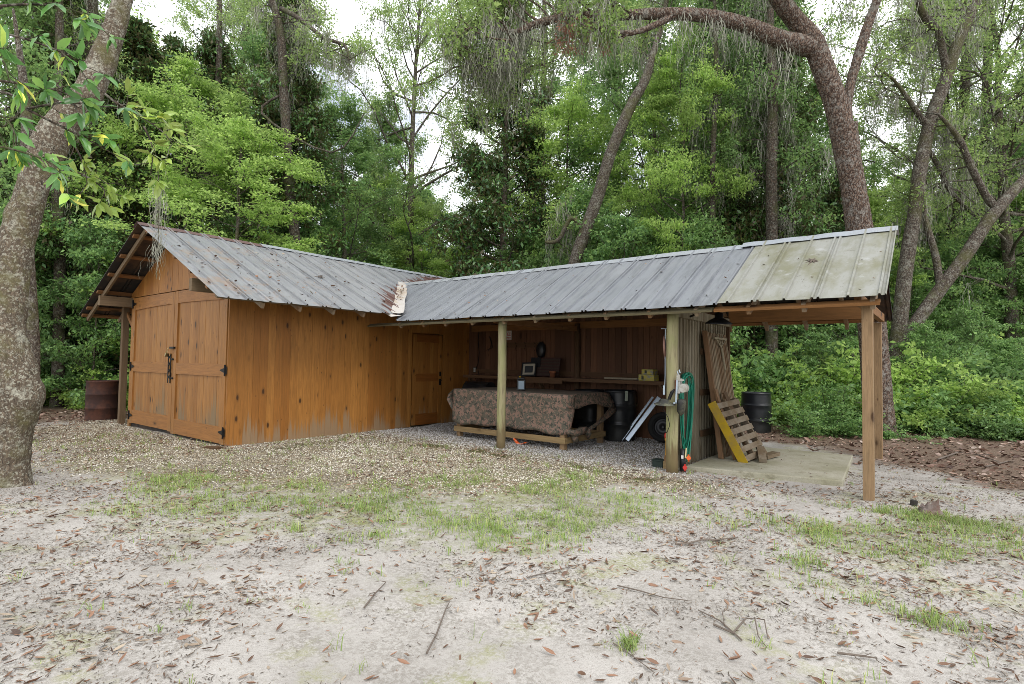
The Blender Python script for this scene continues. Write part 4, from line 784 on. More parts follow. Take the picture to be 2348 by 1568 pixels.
t = thing('hose_hanger', (6.12, 3.38, 1.1), 'pale ring shaped hose hanger on the partition above the green hose', 'hanger'); MB().lathe([(.075, 0), (.085, .01), (.085, .03), (.07, .03), (.055, 0)], (6.09, 3.42, 1.17), 20, (1, -.1, 0)).build('ring', M_TAN, t, True); mb = MB(); mb.tube([(6.1, 3.38, 1.24), (6.09, 3.41, 1.42), (6.1, 3.44, 1.24)], .012, 7); mb.build('strap', M_TAN, t); MB().lathe([(.0, 0), (.06, 0), (.06, .04), (0, .04)], (6.07, 3.30, 1.20), 16, (1, 0, 0)).build('peg', M_DUSTY, t)
t = thing('water_tap', (6.23, 2.95, 0), 'garden tap with red handles on a black pipe at the foot of the partition', 'tap')
MB().tube([(6.21, 2.97, -.05), (6.21, 2.97, .30)], .042, 14).build('pipe_sleeve', M_PLASTIC, t, True); mb = MB(); mb.tube([(6.21, 2.97, .2), (6.26, 2.92, .2), (6.30, 2.93, .2)], .012, 8); mb.tube([(6.26, 2.92, .20), (6.26, 2.95, .32)], .012, 8); mb.build('spout', M_BRASS, t)
for i, (x, y, z) in enumerate(((6.31, 2.90, .205), (6.27, 2.88, .08))): mb = MB(); mb.lathe([(0, 0), (.028, 0), (.028, .014), (0, .014)], (x, y, z), 12, (.4, -.9, .1)); mb.beam((x, y, z-.045), (x, y, z+.045), .018, .014, (0, -1, 0)); mb.build('valve_handle', M_ORANGEP if i == 0 else M_REDP, t)
MB().box(6.22, 2.88, .19, 6.245, 2.90, .23).build('tag', M_WHITE, t)
t = thing('hand_broom', (5.93, 3.1, 0), 'short straw broom with red cap and yellow neck standing behind the round post', 'broom')
MB().lathe([(0, 0), (.055, 0), (.05, .06), (.028, .17), (0, .17)], (5.93, 3.12, 0), 14).build('bristles', wood('straw', (.25, .14, .06), (.2, .1, .04), 'z'), t, True); MB().lathe([(.024, .17), (.02, .2), (.02, .36), (.028, .37), (.028, .40), (0, .40)], (5.93, 3.12, 0), 14).build('neck', simple('amber_plastic', (.6, .28, .02), .4), t, True); MB().lathe([(0, .40), (.03, .40), (.034, .43), (.026, .47), (0, .475)], (5.93, 3.12, 0), 14).build('cap', M_REDP, t, True)
c1 = gp(1512, 1070); mb = MB(); mb.box(c1[0]-.08, c1[1]-.07, -.01, c1[0]+.07, c1[1]+.07, .085); mb.box(c1[0]-.09, c1[1]-.08, .085, c1[0]+.08, c1[1]+.08, .1); single(mb, 'small_green_box', simple('dark_green_plastic', (.02, .035, .028), .6), 'low dark green lidded box on the gravel by the round post', 'box', bevel=.006)
mb = MB(); mb.box(c1[0]+.085, c1[1]-.09, -.02, c1[0]+.15, c1[1]-.03, .095); single(mb, 'wood_block', W_TREAT, 'small upright wood block between the green box and the round post', 'wood block')
# leaning panel, boards, squeegee, pallet
t = thing('slatted_panel', (6.25, 4.5, .065), 'tall brown slatted wooden panel leaning against the partition', 'panel')
def lean(y0, y1, z0, z1, off, th=.02): 
    f = lambda z: 6.38-.25*(z/1.9)+off
    return [(f(z0), y0, z0), (f(z0)+th, y0, z0), (f(z0)+th, y1, z0), (f(z0), y1, z0)], [(f(z1), y0, z1), (f(z1)+th, y0, z1), (f(z1)+th, y1, z1), (f(z1), y1, z1)]
mb = MB(); mb.hexa(*lean(4.0, 4.95, .07, 1.88, 0, .012)); mb.build('board', W_DARK, t)
mb = MB(); W_SLAT = wood('slat_wood', (.24, .14, .07), (.17, .095, .045), 'z', 0, rough=.8, grey=(.27, .22, .15))
for i in range(13): y = 4.06+i*.068; mb.hexa(*lean(y, y+.038, .07, 1.88, .013, .022))
mb.build('slats', W_SLAT, t); MB().hexa(*lean(3.965, 3.998, .07, 1.90, -.02, .07)).build('side_rail', wood('edge_wood', (.26, .15, .08), (.22, .12, .06), 'z'), t)
t = thing('floor_squeegee', (6.24, 4.4, 1.45), 'pale T shaped squeegee head hanging upside down on the slatted panel', 'squeegee')
MB().beam((6.21, 4.20, 1.80), (6.21, 4.78, 1.80), .03, .03).build('blade', M_TAN, t); mb = MB(); mb.tube([(6.22, 4.52, 1.66), (6.25, 4.60, 1.32)], [.016, .02], 10); mb.build('handle', M_TAN, t); mb = MB(); [mb.tube([(6.22, 4.5, 1.67), (6.22, yy, 1.79)], .01, 6) for yy in (4.27, 4.42, 4.58, 4.72)]; [mb.tube([(6.215, yy, 1.80), (6.2, yy+.02, 1.88)], .009, 6) for yy in (4.4, 4.5, 4.6)]; mb.build('braces', M_TAN, t)
mb = MB(); mb.beam((6.56, 4.05, .07), (6.30, 3.98, 1.05), .10, .03, (1, 0, .3)); single(mb, 'leaning_board', wood('plank_a', (.25, .14, .07), (.2, .11, .05), 'z'), 'reddish brown short board leaning between the slatted panel and pallet, nearer one', 'board', 'boards leaning on the partition')
mb = MB(); mb.beam((6.74, 4.25, .07), (6.36, 4.2, 1.0), .14, .025, (1, 0, .3)); single(mb, 'leaning_board', W_DARK, 'dark wider board leaning directly behind the pallet', 'board', 'boards leaning on the partition')
A = Vector((6.775, 3.87, .07)); B = Vector((6.375, 3.77, .87)); E = Vector((.09, .70, .045)); sl_ = (B-A); ns = E.cross(sl_).normalized(); ns = ns if ns.x > 0 else -ns
t = thing('wooden_pallet', A, 'grey wooden pallet with one yellow painted side leaning on the boards', 'pallet')
def pbox(a0, a1, e0, e1, n0, n1): 
    P_ = lambda a, e, n_: A+sl_*a+E*e+ns*n_
    return [P_(a0, e0, n0), P_(a1, e0, n0), P_(a1, e1, n0), P_(a0, e1, n0)], [P_(a0, e0, n1), P_(a1, e0, n1), P_(a1, e1, n1), P_(a0, e1, n1)]
for e0 in (0, .48, .955): MB().hexa(*pbox(0, 1.02, e0, e0+.045, -.105, -.015)).build('stringer', M_YELLOW if e0 == 0 else W_PALLET, t)
for i in range(7): a0 = .02+i*.146; MB().hexa(*pbox(a0, a0+.088, .005, 1.0, -.014, .006)).build('deck_board', W_PALLET, t)
MB().hexa(*pbox(.0, 1.03, -.008, -.001, -.118, .008)).build('painted_side', M_YELLOW, t)
for i in (0, 3, 6): a0 = .02+i*.146; MB().hexa(*pbox(a0, a0+.088, .005, 1.0, -.125, -.107)).build('base_board', W_PALLET, t)
mb = MB(); mb.beam((6.93, 4.02, .10), (6.80, 4.42, .22), .10, .06); mb.beam((6.86, 4.35, .1), (6.95, 4.7, .12), .12, .05); single(mb, 'broken_wood_chunk', W_PALLET, 'broken grey chunk of wood at the foot of the pallet', 'wood scrap')
# barn light
c_ = Vector([float(q) for q in at(1647, 743, 7.1)]); t = thing('barn_light', c_, 'black cone shaded barn light hanging from the eave beside the partition', 'lamp')
MB().lathe([(.165, 0), (.165, .012), (.11, .05), (.05, .085), (.05, .14), (0, .15)], c_, 32, (.06, -.05, 1)).build('shade', M_IRON, t, True); MB().lathe([(0, -.005), (.03, .0), (.03, .04), (0, .05)], c_+Vector((0, 0, .01)), 14).build('bulb', simple('bulb_glass', (.4, .38, .33), .2), t, True)
mb = MB(); mb.tube([c_+Vector((0, 0, .14)), c_+Vector((-.06, .02, .2)), c_+Vector((-.25, .06, .17)), c_+Vector((-.44, .2, .13))], .016, 8); mb.build('arm', M_IRON, t)
# orange scrap, small plank, stump, sticks
c0 = gp(1192, 1020); mb = MB(); vs = []
for i in range(11):
    u = i/10; x = -.13+.27*u; z = .02+.10*max(0, .25-u)*3+.012*math.sin(u*9)+.03*max(0, u-.7)*2
    for k in range(3): vs.append((c0[0]+x, c0[1]+(k-1)*.035*(1+.3*math.sin(u*7)), z+(.015 if k == 1 else 0)))
mb.add(vs, [(i*3+k, i*3+k+1, i*3+k+4, i*3+k+3) for i in range(10) for k in range(2)]); mo = Mat('orange_white_plastic'); mo.set(col=mo.mix(mo.ramp(mo.noise(mo.P(), 18, 2), [(.42, 0.), (.47, 1.)]), (.7, .66, .6), (.75, .12, .02)), rough=.5)
single(mb, 'plastic_scrap', mo.m, 'crumpled orange and white plastic scrap on gravel by the thin round post', 'scrap', solid=.003)
c0 = gp(487, 1030); mb = MB(); mb.beam((c0[0]-.14, c0[1]-.03, .02), (c0[0]+.12, c0[1]+.05, .022), .13, .035); single(mb, 'short_plank', W_DARK, 'short brown plank lying at the foot of the barn door corner', 'plank')
c0 = gp(2128, 1180); mb = MB(); rg = random.Random(5); ring = []; vs = []; n = 16
for j, (z, rr) in enumerate(((-.03, .11), (.025, .085), (.05, .07), (.06, .06))):
    for k in range(n): a = 2*math.pi*k/n; q = rr*(1+.25*math.sin(a*3+1)+.15*rg.random()); vs.append((c0[0]+math.cos(a)*q, c0[1]+math.sin(a)*q, z+(.07*rg.random() if j == 3 else .02*rg.random())+.04*math.cos(a)*(j == 3)))
vs.append((c0[0], c0[1], .06)); mb.add(vs, [(j*n+k, j*n+(k+1) % n, (j+1)*n+(k+1) % n, (j+1)*n+k) for j in range(3) for k in range(n)]+[(3*n+k, 3*n+(k+1) % n, 4*n) for k in range(n)])
single(mb, 'tree_stump', simple('rotting_wood', (.24, .19, .17), .9, 0, .5, 16, .6, dirt=(.14, .07, .05)), 'jagged grey rotting tree stump in the grass right of the square post', 'stump')
c0 = gp(2093, 1160); mb = MB(); mb.tube([(c0[0], c0[1], -.02), (c0[0]+.01, c0[1], .06)], [.035, .03], 9, rough=.2); single(mb, 'small_stub', simple('charred_wood', (.04, .035, .03), .9), 'small dark stub of wood in the grass left of the tree stump', 'stump')
M_STICK = simple('grey_stick', (.20, .16, .13), .9, 0, .5, 25, .4)
sticks = [([(1548, 1257), (1575, 1252), (1608, 1243), (1640, 1243), (1692, 1240)], .013, 'pale forked stick lying on the sand in front of the concrete slab'),
 ([(1208, 1328), (1270, 1313), (1335, 1296)], .007, 'thin straight stick lying just below the grassy patch in the middle'),
 ([(978, 1495), (1000, 1455), (1022, 1400), (1030, 1385)], .009, 'thin dark stick pointing towards the camera left of the picture centre'),
 ([(835, 1395), (862, 1360), (885, 1335)], .010, 'short dark crooked stick on the left foreground sand'),
 ([(1415, 1350), (1460, 1362), (1520, 1378), (1570, 1382)], .008, 'slender grey branch lying flat on the sand right of the picture centre'),
 ([(1405, 1480), (1450, 1510), (1500, 1550)], .006, 'long thin twig in the bottom foreground with green sprouts beside it'),
 ([(1920, 1500), (1960, 1505), (2010, 1512)], .011, 'short thick piece of bark covered stick in the bottom right foreground'),
 ([(2150, 1058), (2195, 1045), (2240, 1050), (2290, 1064)], .022, 'pale fallen branch lying at the edge of the right hand bushes'),
 ([(2260, 1075), (2310, 1062), (2347, 1072)], .016, 'fallen grey branch in the leaf litter at the far right edge')]
rg = random.Random(77)
for pts, r, lb in sticks:
    P_ = [gp(*q) for q in pts]; P_ = [(p[0], p[1], float(hgt(p[0], p[1]))+r*1.1+.004) for p in P_]; mb = MB(); r *= .6; mb.tube(P_, [r*(1-.5*i/(len(P_)-1)) for i in range(len(P_))], 7, rough=.3, seed=3)
    for s in range(3):
        i = rg.randrange(1, len(P_)); p = Vector(P_[i]); a = rg.uniform(0, 6.28); L_ = r*rg.uniform(8, 16); mb.tube([p, p+Vector((math.cos(a), math.sin(a), .15))*L_*.5, p+Vector((math.cos(a+.4), math.sin(a+.4), .1))*L_], [r*.5, r*.35, r*.2], 5)
    single(mb, 'fallen_stick', M_STICK, lb, 'stick', 'fallen sticks on the ground')
# twiggy branch
o_ = gp(1690, 1460); mb = MB(); z0 = .012
def g2(px, py, z=0): p = gp(px, py); return (p[0], p[1], float(hgt(p[0], p[1]))+z0+z)
mb.tube([g2(1635, 1440), g2(1680, 1458), g2(1710, 1430, .02), g2(1752, 1437, .03), g2(1760, 1470)], [.006, .006, .005, .004, .003], 6); mb.tube([g2(1600, 1405), g2(1650, 1430), g2(1700, 1472)], [.003, .004, .005], 5); mb.tube([g2(1730, 1432, .03), g2(1738, 1465), g2(1755, 1485)], [.004, .003, .002], 5); mb.tube([g2(1660, 1440), g2(1655, 1405)], [.003, .002], 5)
single(mb, 'twiggy_branch', M_STICK, 'bare many forked twig lying on the sand in the right foreground', 'branch')
# debris on the roofs
rs4 = np.random.RandomState(9); xx = rs4.uniform(6.25, 7.8, 60); yy = 3.3+2.25*rs4.rand(60); leaf_litter('slab_leaves', xx, yy, .015, .05, M_DEAD, 'few small brown leaves blown onto the concrete slab', .3, 1.0, None, np.full(60, .066))
rs2 = np.random.RandomState(3); n = 430; yy = rs2.uniform(YF+.1, 4.0, n); xx = rs2.uniform(RXA+.2, EXA-.05, n); k = (xx < np.array([vx(q) for q in yy])-.05) & (rs2.rand(n) < .55+.45*(yy < 1.8)*(xx > -1.6)); xx, yy = xx[k], yy[k]; za_ = RZA-SA*np.abs(xx-RXA)+.028
leaf_litter('roof_leaves', xx, yy, .02, .09, M_DEAD, 'brown leaves and twigs lying on the closed wing roof', .4, 1.5, None, za_)
n = 230; xx = rs2.uniform(1.0, XR-.1, n); yy = rs2.uniform(EYF+.05, RYB-.2, n); leaf_litter('roof_leaves', xx, yy, .015, .055, M_DEAD, 'sparse brown leaves scattered on the open wing roof', .4, 1.5, None, RZB-SB*np.abs(yy-RYB)+.028)
t_ = rs2.rand(60)*.5+.35; xx = EXA+(XJ-EXA)*t_+rs2.normal(0, .03, 60); yy = VY0+(RYB-VY0)*t_+rs2.normal(0, .03, 60); leaf_litter('roof_leaves', xx, yy, .03, .07, M_DEAD, 'brown leaves piled in the white valley flashing', .4, 1.5, None, RZA-SA*np.abs(xx-RXA)+.065)
for (x, y, s, lb) in ((-.55, 1.95, 'A', 'small dark twig bundle lying on the closed wing roof'), (7.62, 3.55, 'B', 'small dark twig bundle lying on the stained roof panels')):
    mb = MB(); z = (zA(x) if s == 'A' else zB(y))+.045; rg = random.Random(4)
    for i in range(9): a = rg.uniform(0, 6.28); l = rg.uniform(.04, .13); dx, dy = math.cos(a)*l, math.sin(a)*l; mb.tube([(x-dx, y-dy, z-(-SA*-dx if s == 'A' else SB*dy)*1), (x, y, z+.02), (x+dx*.8, y+dy*.7, z+(-SA*dx*.8 if s == 'A' else SB*dy*.7))], [.004, .007, .004], 5)
    single(mb, 'twig_bundle', M_STICK, lb, 'twigs')

# ------------------------------------------------------------------ trees and undergrowth
def bark(name, c1, c2, crack, sc=1.0, lich=None, moss=None, bs=.7, soft=1.0):
    m = Mat(name); v = m.obj(); vd = m.nt.nodes.new('ShaderNodeVectorMath'); vd.operation = 'ADD'; nn = m.nt.nodes.new('ShaderNodeTexNoise'); nn.inputs['Scale'].default_value = 6; m.L(v, nn.inputs['Vector']); sc_ = m.nt.nodes.new('ShaderNodeVectorMath'); sc_.operation = 'SCALE'; sc_.inputs['Scale'].default_value = .12; m.L(nn.outputs['Color'], sc_.inputs[0]); m.L(v, vd.inputs[0]); m.L(sc_.outputs[0], vd.inputs[1])
    q = m.map(vd.outputs[0], (26*sc, 26*sc, 9*sc)); e = m.vor(q, 1.0, 'DISTANCE_TO_EDGE'); cl = m.vor(q, 1.0, 'F1', 1, 'Color'); sp = m.nt.nodes.new('ShaderNodeSeparateColor'); m.L(cl, sp.inputs[0])
    fis = m.noise(m.map(vd.outputs[0], (1, 1, .22)), 30*sc, 4, .65); cc = m.mix(sp.outputs[0], c1, c2); cc = m.mix(m.ramp(fis, [(.30, .9), (.46, 0.)]), cc, crack); cc = m.mix(m.ramp(e, [(0, soft), (.10, .6*soft), (.22, 0.)]), cc, crack); fine = m.noise(v, 55*sc, 5, .7); cc = m.mix(m.ramp(fine, [(.4, 0.), (.7, .5)]), cc, crack)
    if lich: cc = m.mix(m.ramp(m.noise(v, 24*sc, 4, .7), [(.53, 0.), (.60, .75)]), cc, tuple(x*.95 for x in lich))
    if lich: cc = m.mix(m.ramp(m.noise(v, 5.5, 6, .75), [(.54, 0.), (.63, .85)]), cc, m.mix(m.ramp(m.noise(v, 38, 3), [(.45, 0.), (.6, 1.)]), lich, tuple(x*.5 for x in lich)))
    if moss: cc = m.mix(m.ramp(m.noise(v, 1.6, 5, .7), [(.5, 0.), (.62, .7)]), cc, moss)
    m.set(col=cc, rough=.92, spec=.2); m.bump(fine, .5, .006, m.bump(e, bs, .02)); return m.m
B_LEFT = bark('lichen_bark', (.20, .155, .11), (.13, .10, .072), (.035, .028, .022), 1.5, (.40, .385, .31), (.13, .12, .05), .5, .45)
B_OAK = bark('plated_oak_bark', (.235, .165, .125), (.165, .115, .085), (.035, .022, .017), 1.0, (.27, .25, .22), None, .9)
B_DARK = bark('dark_bark', (.13, .095, .07), (.09, .065, .05), (.03, .025, .02), 1.0, (.20, .19, .16), (.07, .08, .03), .7)
B_GREY = bark('grey_bark', (.16, .13, .10), (.11, .09, .07), (.04, .03, .025), 1.2, (.26, .25, .21), (.09, .09, .035), .6)
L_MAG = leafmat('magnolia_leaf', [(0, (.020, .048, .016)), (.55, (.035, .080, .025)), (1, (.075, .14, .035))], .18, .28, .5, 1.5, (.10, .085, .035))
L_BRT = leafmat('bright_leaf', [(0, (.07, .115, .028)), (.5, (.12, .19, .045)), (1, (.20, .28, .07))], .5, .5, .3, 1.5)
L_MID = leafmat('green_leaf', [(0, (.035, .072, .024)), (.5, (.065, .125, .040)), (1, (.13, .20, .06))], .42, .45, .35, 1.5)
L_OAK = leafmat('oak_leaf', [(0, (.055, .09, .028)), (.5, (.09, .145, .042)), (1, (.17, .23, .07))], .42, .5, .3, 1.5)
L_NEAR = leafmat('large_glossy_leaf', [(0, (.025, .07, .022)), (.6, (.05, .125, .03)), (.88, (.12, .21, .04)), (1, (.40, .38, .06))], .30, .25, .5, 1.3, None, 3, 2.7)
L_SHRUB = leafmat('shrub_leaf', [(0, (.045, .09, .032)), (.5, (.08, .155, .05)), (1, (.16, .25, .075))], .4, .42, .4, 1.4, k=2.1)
L_DEADT = leafmat('dead_oak_leaf', [(0, (.10, .05, .035)), (1, (.19, .10, .065))], .2, .7, .2, 1.2)
m = Mat('spanish_moss'); m.set(col=m.ramp(m.island(), [(0, (.18, .18, .14)), (.6, (.30, .30, .24)), (1, (.44, .44, .37))]), rough=.95, spec=.1); M_MOSS = m.m

def uv_(a, e): return np.array([math.cos(a)*math.cos(e), math.sin(a)*math.cos(e), math.sin(e)])
def curve(p, d, L_, rg, n=5, up=0, wig=.25):
    pts = [np.array(p, float)]; d = nrm(np.array(d, float))
    for i in range(n):
        d = nrm(d+rg.normal(0, wig, 3)*.5+np.array([0, 0, up])/n); pts.append(pts[-1]+d*L_/n)
    return pts
def along(pts, t):
    k = t*(len(pts)-1); i = min(int(k), len(pts)-2); f = k-i; return pts[i]*(1-f)+pts[i+1]*f, nrm(pts[i+1]-pts[i])
def leaves_np(C, rad, per, rg, ll, lw, flat=.6, droop=.2, tmpl=(LEAF_V, LEAF_F)):
    C = np.repeat(np.array(C), per, axis=0); n = len(C); r_ = np.repeat(np.array(rad) if hasattr(rad, '__len__') else np.full(len(C)//per, rad), per)[:, None] if not hasattr(per, '__len__') else np.repeat(rad, per)[:, None]
    off = rg.normal(size=(n, 3))*np.array([1, 1, flat])*r_*.55; P = C+off
    D = nrm(off*.8/np.maximum(r_, .01)+rg.normal(size=(n, 3))*.8+np.array([0, 0, -droop])); Nn = nrm(rg.normal(size=(n, 3))*.55+np.array([0, 0, .8]))
    Nn = nrm(Nn-D*(Nn*D).sum(1, keepdims=True)+1e-4); s = ll*rg.uniform(.6, 1.15, n)
    return scatter(tmpl[0], tmpl[1], P, D, Nn, s, s*lw*rg.uniform(.8, 1.2, n), s)
def moss_np(pts, rg, per=14, lmin=.25, lmax=1.0, wd=.012, spread=.06, seg=8):
    pts = np.array(pts); n = len(pts)*per; B = np.repeat(pts, per, axis=0)+rg.normal(size=(n, 3))*np.array([spread, spread, .03])
    Lc = np.repeat(rg.uniform(lmin, lmax, len(pts)), per); Ln = Lc*rg.uniform(.35, 1.05, n)**1.3; a = rg.uniform(0, np.pi, n); sd = np.stack([np.cos(a), np.sin(a), a*0], -1)
    cur = B.copy(); V = np.zeros((n, (seg+1)*2, 3)); dr = rg.normal(size=(n, 3))*np.array([.12, .12, 0])
    for i in range(seg+1):
        w_ = wd*(1-.75*i/seg)*rg.uniform(.5, 1.4, n); V[:, 2*i] = cur-sd*w_[:, None]/2; V[:, 2*i+1] = cur+sd*w_[:, None]/2
        cur = cur+(np.array([0, 0, -1])+dr*.4+rg.normal(size=(n, 3))*np.array([.32, .32, .1]))*(Ln/seg)[:, None]
        dr = dr*.6
    f = np.array([(2*i, 2*i+1, 2*i+3, 2*i+2) for i in range(seg)]); F = f[None]+(np.arange(n)*(seg+1)*2)[:, None, None]
    return V.reshape(-1, 3), F.reshape(-1, 4)
def make_tree(name, seed, H, r0, cb, Rad, nl, nsub, prof, el, leafm, ll, lw, per, crad, barkm, up=.3, lean=(0, 0), wig=.25, moss=0, flat=.6, twig=.45):
    rg = np.random.RandomState(seed); root = empty(name, (0, 0, 0)); n = 9; tp = []
    for i in range(n+1): t = i/n; tp.append(np.array([lean[0]*t*H+rg.normal(0, .05)*H*.10*t, lean[1]*t*H+rg.normal(0, .05)*H*.10*t, -.15+H*t]))
    mb = MB(); mb.tube([tuple(p) for p in tp], [r0*(1.25 if i == 0 else 1)*(1-.86*(i/n)**.9) for i in range(n+1)], 10, rough=.15, seed=seed); C = []; mp_ = []
    for k in range(nl):
        t = cb+(.98-cb)*((k+rg.rand()*.8)/nl); p, d = along(tp, t); a = k*2.4+rg.uniform(-.5, .5); L_ = max(.35, Rad*prof((t-cb)/(1-cb))*rg.uniform(.7, 1.15)); e = R_(el[0]+(el[1]-el[0])*(t-cb)/(1-cb)+rg.uniform(-12, 12))
        lp = curve(p, uv_(a, e), L_, rg, 5, up, wig); rl = r0*.34*(1-.75*t)*min(1, L_/2+.3); mb.tube([tuple(q) for q in lp], [max(.006, rl*(1-.8*i/5)) for i in range(6)], 5, False); C.append(lp[-1]); mp_.append(lp[3])
        for j in range(nsub):
            s = rg.uniform(.25, .97); q, dd = along(lp, s); d2 = nrm(dd+rg.normal(0, .75, 3)); l2 = L_*rg.uniform(.18, twig)*(1.2-s*.5); sp = curve(q, d2, l2, rg, 3, up*.5, wig); mb.tube([tuple(x) for x in sp], [max(.004, rl*.35), .006, .004, .003], 3, False); C += [sp[-1], sp[2] if rg.rand() < .5 else sp[-1]*.6+sp[1]*.4]
            if rg.rand() < .5: mp_.append(sp[2])
    mb.build('trunk', barkm, root, True)
    C = np.array(C); C = C[rg.rand(len(C)) > .08]; V, F = leaves_np(C, rg.uniform(.6, 1.3, len(C))*crad, per, rg, ll, lw, flat); np_mesh('crown', V, F, leafm, root)
    if moss: mp_ = np.array(mp_); mp_ = mp_[rg.rand(len(mp_)) < moss]; V, F = moss_np(mp_, rg, 9, .25, 1.3, .016, .08); tag(np_mesh('hanging_moss', V, F, M_MOSS, root), kind='stuff')
    return root
def copy_tree(o, parent=None):
    c_ = o.copy(); col.objects.link(c_); c_.parent = parent
    for ch in [q for q in o.children]: copy_tree(ch, c_)
    return c_
prof_cone = lambda t: .95*(1-t)**.75+.12
prof_round = lambda t: .35+.85*math.sin(math.pi*min(1, .18+t*.82))
prof_wide = lambda t: .55+.6*math.sin(math.pi*min(1, .3+t*.65))
K = {}
K['mag'] = [make_tree('magnolia_tree', s, 12, .17, .10, 2.3, 64, 6, prof_cone, (5, 50), L_MAG, .18, .40, 44, .25, B_DARK, .25, (.0, .01)) for s in (1, 2)]
K['mid'] = [make_tree('broadleaf_tree', s, 13, .16, .12, 3.0, 46, 8, prof_round, (10, 60), L_MID, .12, .58, 62, .28, B_GREY, .3, (.01*s, 0), moss=.10) for s in (3, 4)]
K['brt'] = [make_tree('bright_tree', s, 11, .13, .16, 2.9, 40, 8, prof_round, (-8, 38), L_BRT, .115, .60, 62, .38, B_GREY, .05, (0, .02), flat=.16) for s in (5, 6)]
K['oak'] = [make_tree('mossy_oak_tree', s, 14, .24, .25, 4.2, 40, 12, prof_wide, (10, 50), L_OAK, .105, .52, 38, .21, B_GREY, .2, (.03, .02), wig=.5, moss=.42) for s in (7, 8)]
K['sap'] = [make_tree('sapling', s, 4.2, .035, .06, 1.25, 30, 5, prof_round, (5, 60), L_SHRUB, .105, .5, 34, .20, B_GREY, .3, flat=.4) for s in (9, 10)]
def make_shrub(seed, mat, ll):
    rg = np.random.RandomState(seed); root = empty('leafy_shrub', (0, 0, 0)); mb = MB(); C = []
    for k in range(26):
        a = rg.uniform(0, 6.28); r_ = rg.uniform(0, .5); e = R_(rg.uniform(30, 85)); L_ = rg.uniform(.6, 1.5); p = curve((math.cos(a)*r_, math.sin(a)*r_, -.05), uv_(a, e), L_, rg, 5, -.3, .35); mb.tube([tuple(q) for q in p], [.010, .009, .008, .006, .004, .002], 4, False)
        for q in p[1:]: C.append(q)
        for j in range(4): s = rg.uniform(.3, 1); q, dd = along(p, s); sp = curve(q, nrm(dd+rg.normal(0, .8, 3)), L_*.35, rg, 3, -.2, .3); mb.tube([tuple(x) for x in sp], [.005, .004, .003, .002], 3, False); C += [sp[-1], sp[1]]
    mb.build('stems', B_GREY, root); C = np.array(C); V, F = leaves_np(C, rg.uniform(.10, .20, len(C)), 21, rg, ll, .58, .35, .15); np_mesh('foliage', V, F, mat, root); return root
K['shr'] = [make_shrub(21, L_SHRUB, .115), make_shrub(22, L_SHRUB, .09), make_shrub(23, L_BRT, .10)]

used = set(); ORD = ['first', 'second', 'third', 'fourth', 'fifth', 'sixth', 'seventh', 'eighth', 'ninth', 'tenth', 'eleventh', 'twelfth', 'thirteenth', 'fourteenth', 'fifteenth', 'sixteenth', 'seventeenth', 'eighteenth', 'nineteenth', 'twentieth']
for i in range(21, 90): ORD.append({2: 'twenty', 3: 'thirty', 4: 'forty', 5: 'fifty', 6: 'sixty', 7: 'seventy', 8: 'eighty'}[i//10]+('-'+ORD[i % 10-1] if i % 10 else 'th'))
placed = []
def plant(kind, var, px, depth, sc=1.0, sz=None, rot=0, tilt=0):
    src = K[kind][var]; o_ = src if (kind, var) not in used else copy_tree(src); used.add((kind, var))
    q = az(px, depth); o_.location = (q[0], q[1], float(hgt(q[0], q[1]))-.05); o_.rotation_euler = (tilt, 0, rot); z = sz or sc; o_.scale = (sc, sc, z); placed.append((kind, px, depth, o_)); return o_
rg = random.Random(31)
T = [ # kind, variant, image column, depth, scale, height scale
 ('mag', 0, 640, 17.5, 1.0, 1.15), ('mag', 1, 1150, 18.5, 1.1, 1.18), ('mag', 1, 300, 17, 1.1, 1.0), ('mag', 0, 470, 20, 1.0, 1.12), ('mag', 0, 1655, 17.5, .95, 1.2), ('mag', 1, 1790, 15, .85, 1.05), ('mag', 0, 120, 16, 1.1, 1.1),
 ('mid', 0, 790, 19, .85, .74), ('oak', 1, 925, 22, .85, 1.3), ('mid', 0, 885, 24, .75, .93), ('mag', 0, 385, 21, 1.0, 1.15), ('mid', 1, 560, 22, 1.1, 1.1), ('brt', 0, 880, 23, .9, .78), ('brt', 1, 1010, 27, 1.0, .75), ('brt', 1, 1080, 20, .6, .50), ('mid', 1, 950, 31, 1.0, .8), ('brt', 0, 960, 21.5, .6, .50), ('brt', 1, 1290, 19, .9, .95), ('mid', 0, 1480, 18, .95, 1.0), ('brt', 0, 1570, 15.0, .62, .9), ('mid', 1, 1400, 22, 1.1, 1.2), ('oak', 0, 1230, 24, 1.0, 1.15),
 ('brt', 0, 425, 16.8, .95, .90), ('brt', 1, 520, 15, .85, .72), ('brt', 0, 240, 20, 1.1, 1.2), ('mid', 0, 40, 19, 1.1, 1.2), ('brt', 1, 130, 24, 1.2, 1.4), ('oak', 1, 610, 25, 1.0, 1.25), ('oak', 0, 520, 24, .9, 1.15),
 ('oak', 1, 2150, 19, 1.0, 1.1), ('oak', 0, 2330, 16, .9, 1.0), ('oak', 0, 2010, 24, .85, .75), ('brt', 1, 1960, 17, .62, .62), ('mid', 1, 2230, 24, 1.0, .75), ('brt', 0, 2080, 21, .8, .75), ('mid', 0, 1880, 20, .8, .85), ('brt', 1, 2300, 21, 1.0, .8), ('mid', 0, 2400, 19, 1.0, .85), ('oak', 1, 1560, 25, 1.0, 1.2), ('mag', 1, 1930, 15.5, .62, .60), ('mid', 1, -60, 15, 1.0, 1.1), ('mag', 1, 175, 19, 1.0, .8), ('mag', 0, 60, 21, 1.1, 1.0), ('oak', 1, 1720, 21, 1, 1.1),
 ('mid', 1, 1660, 22, 1.0, 1.3)]
for k, (kd, v, px, dp, s, z) in enumerate(T): plant(kd, v, px, dp, s, z, rg.uniform(0, 6.28))
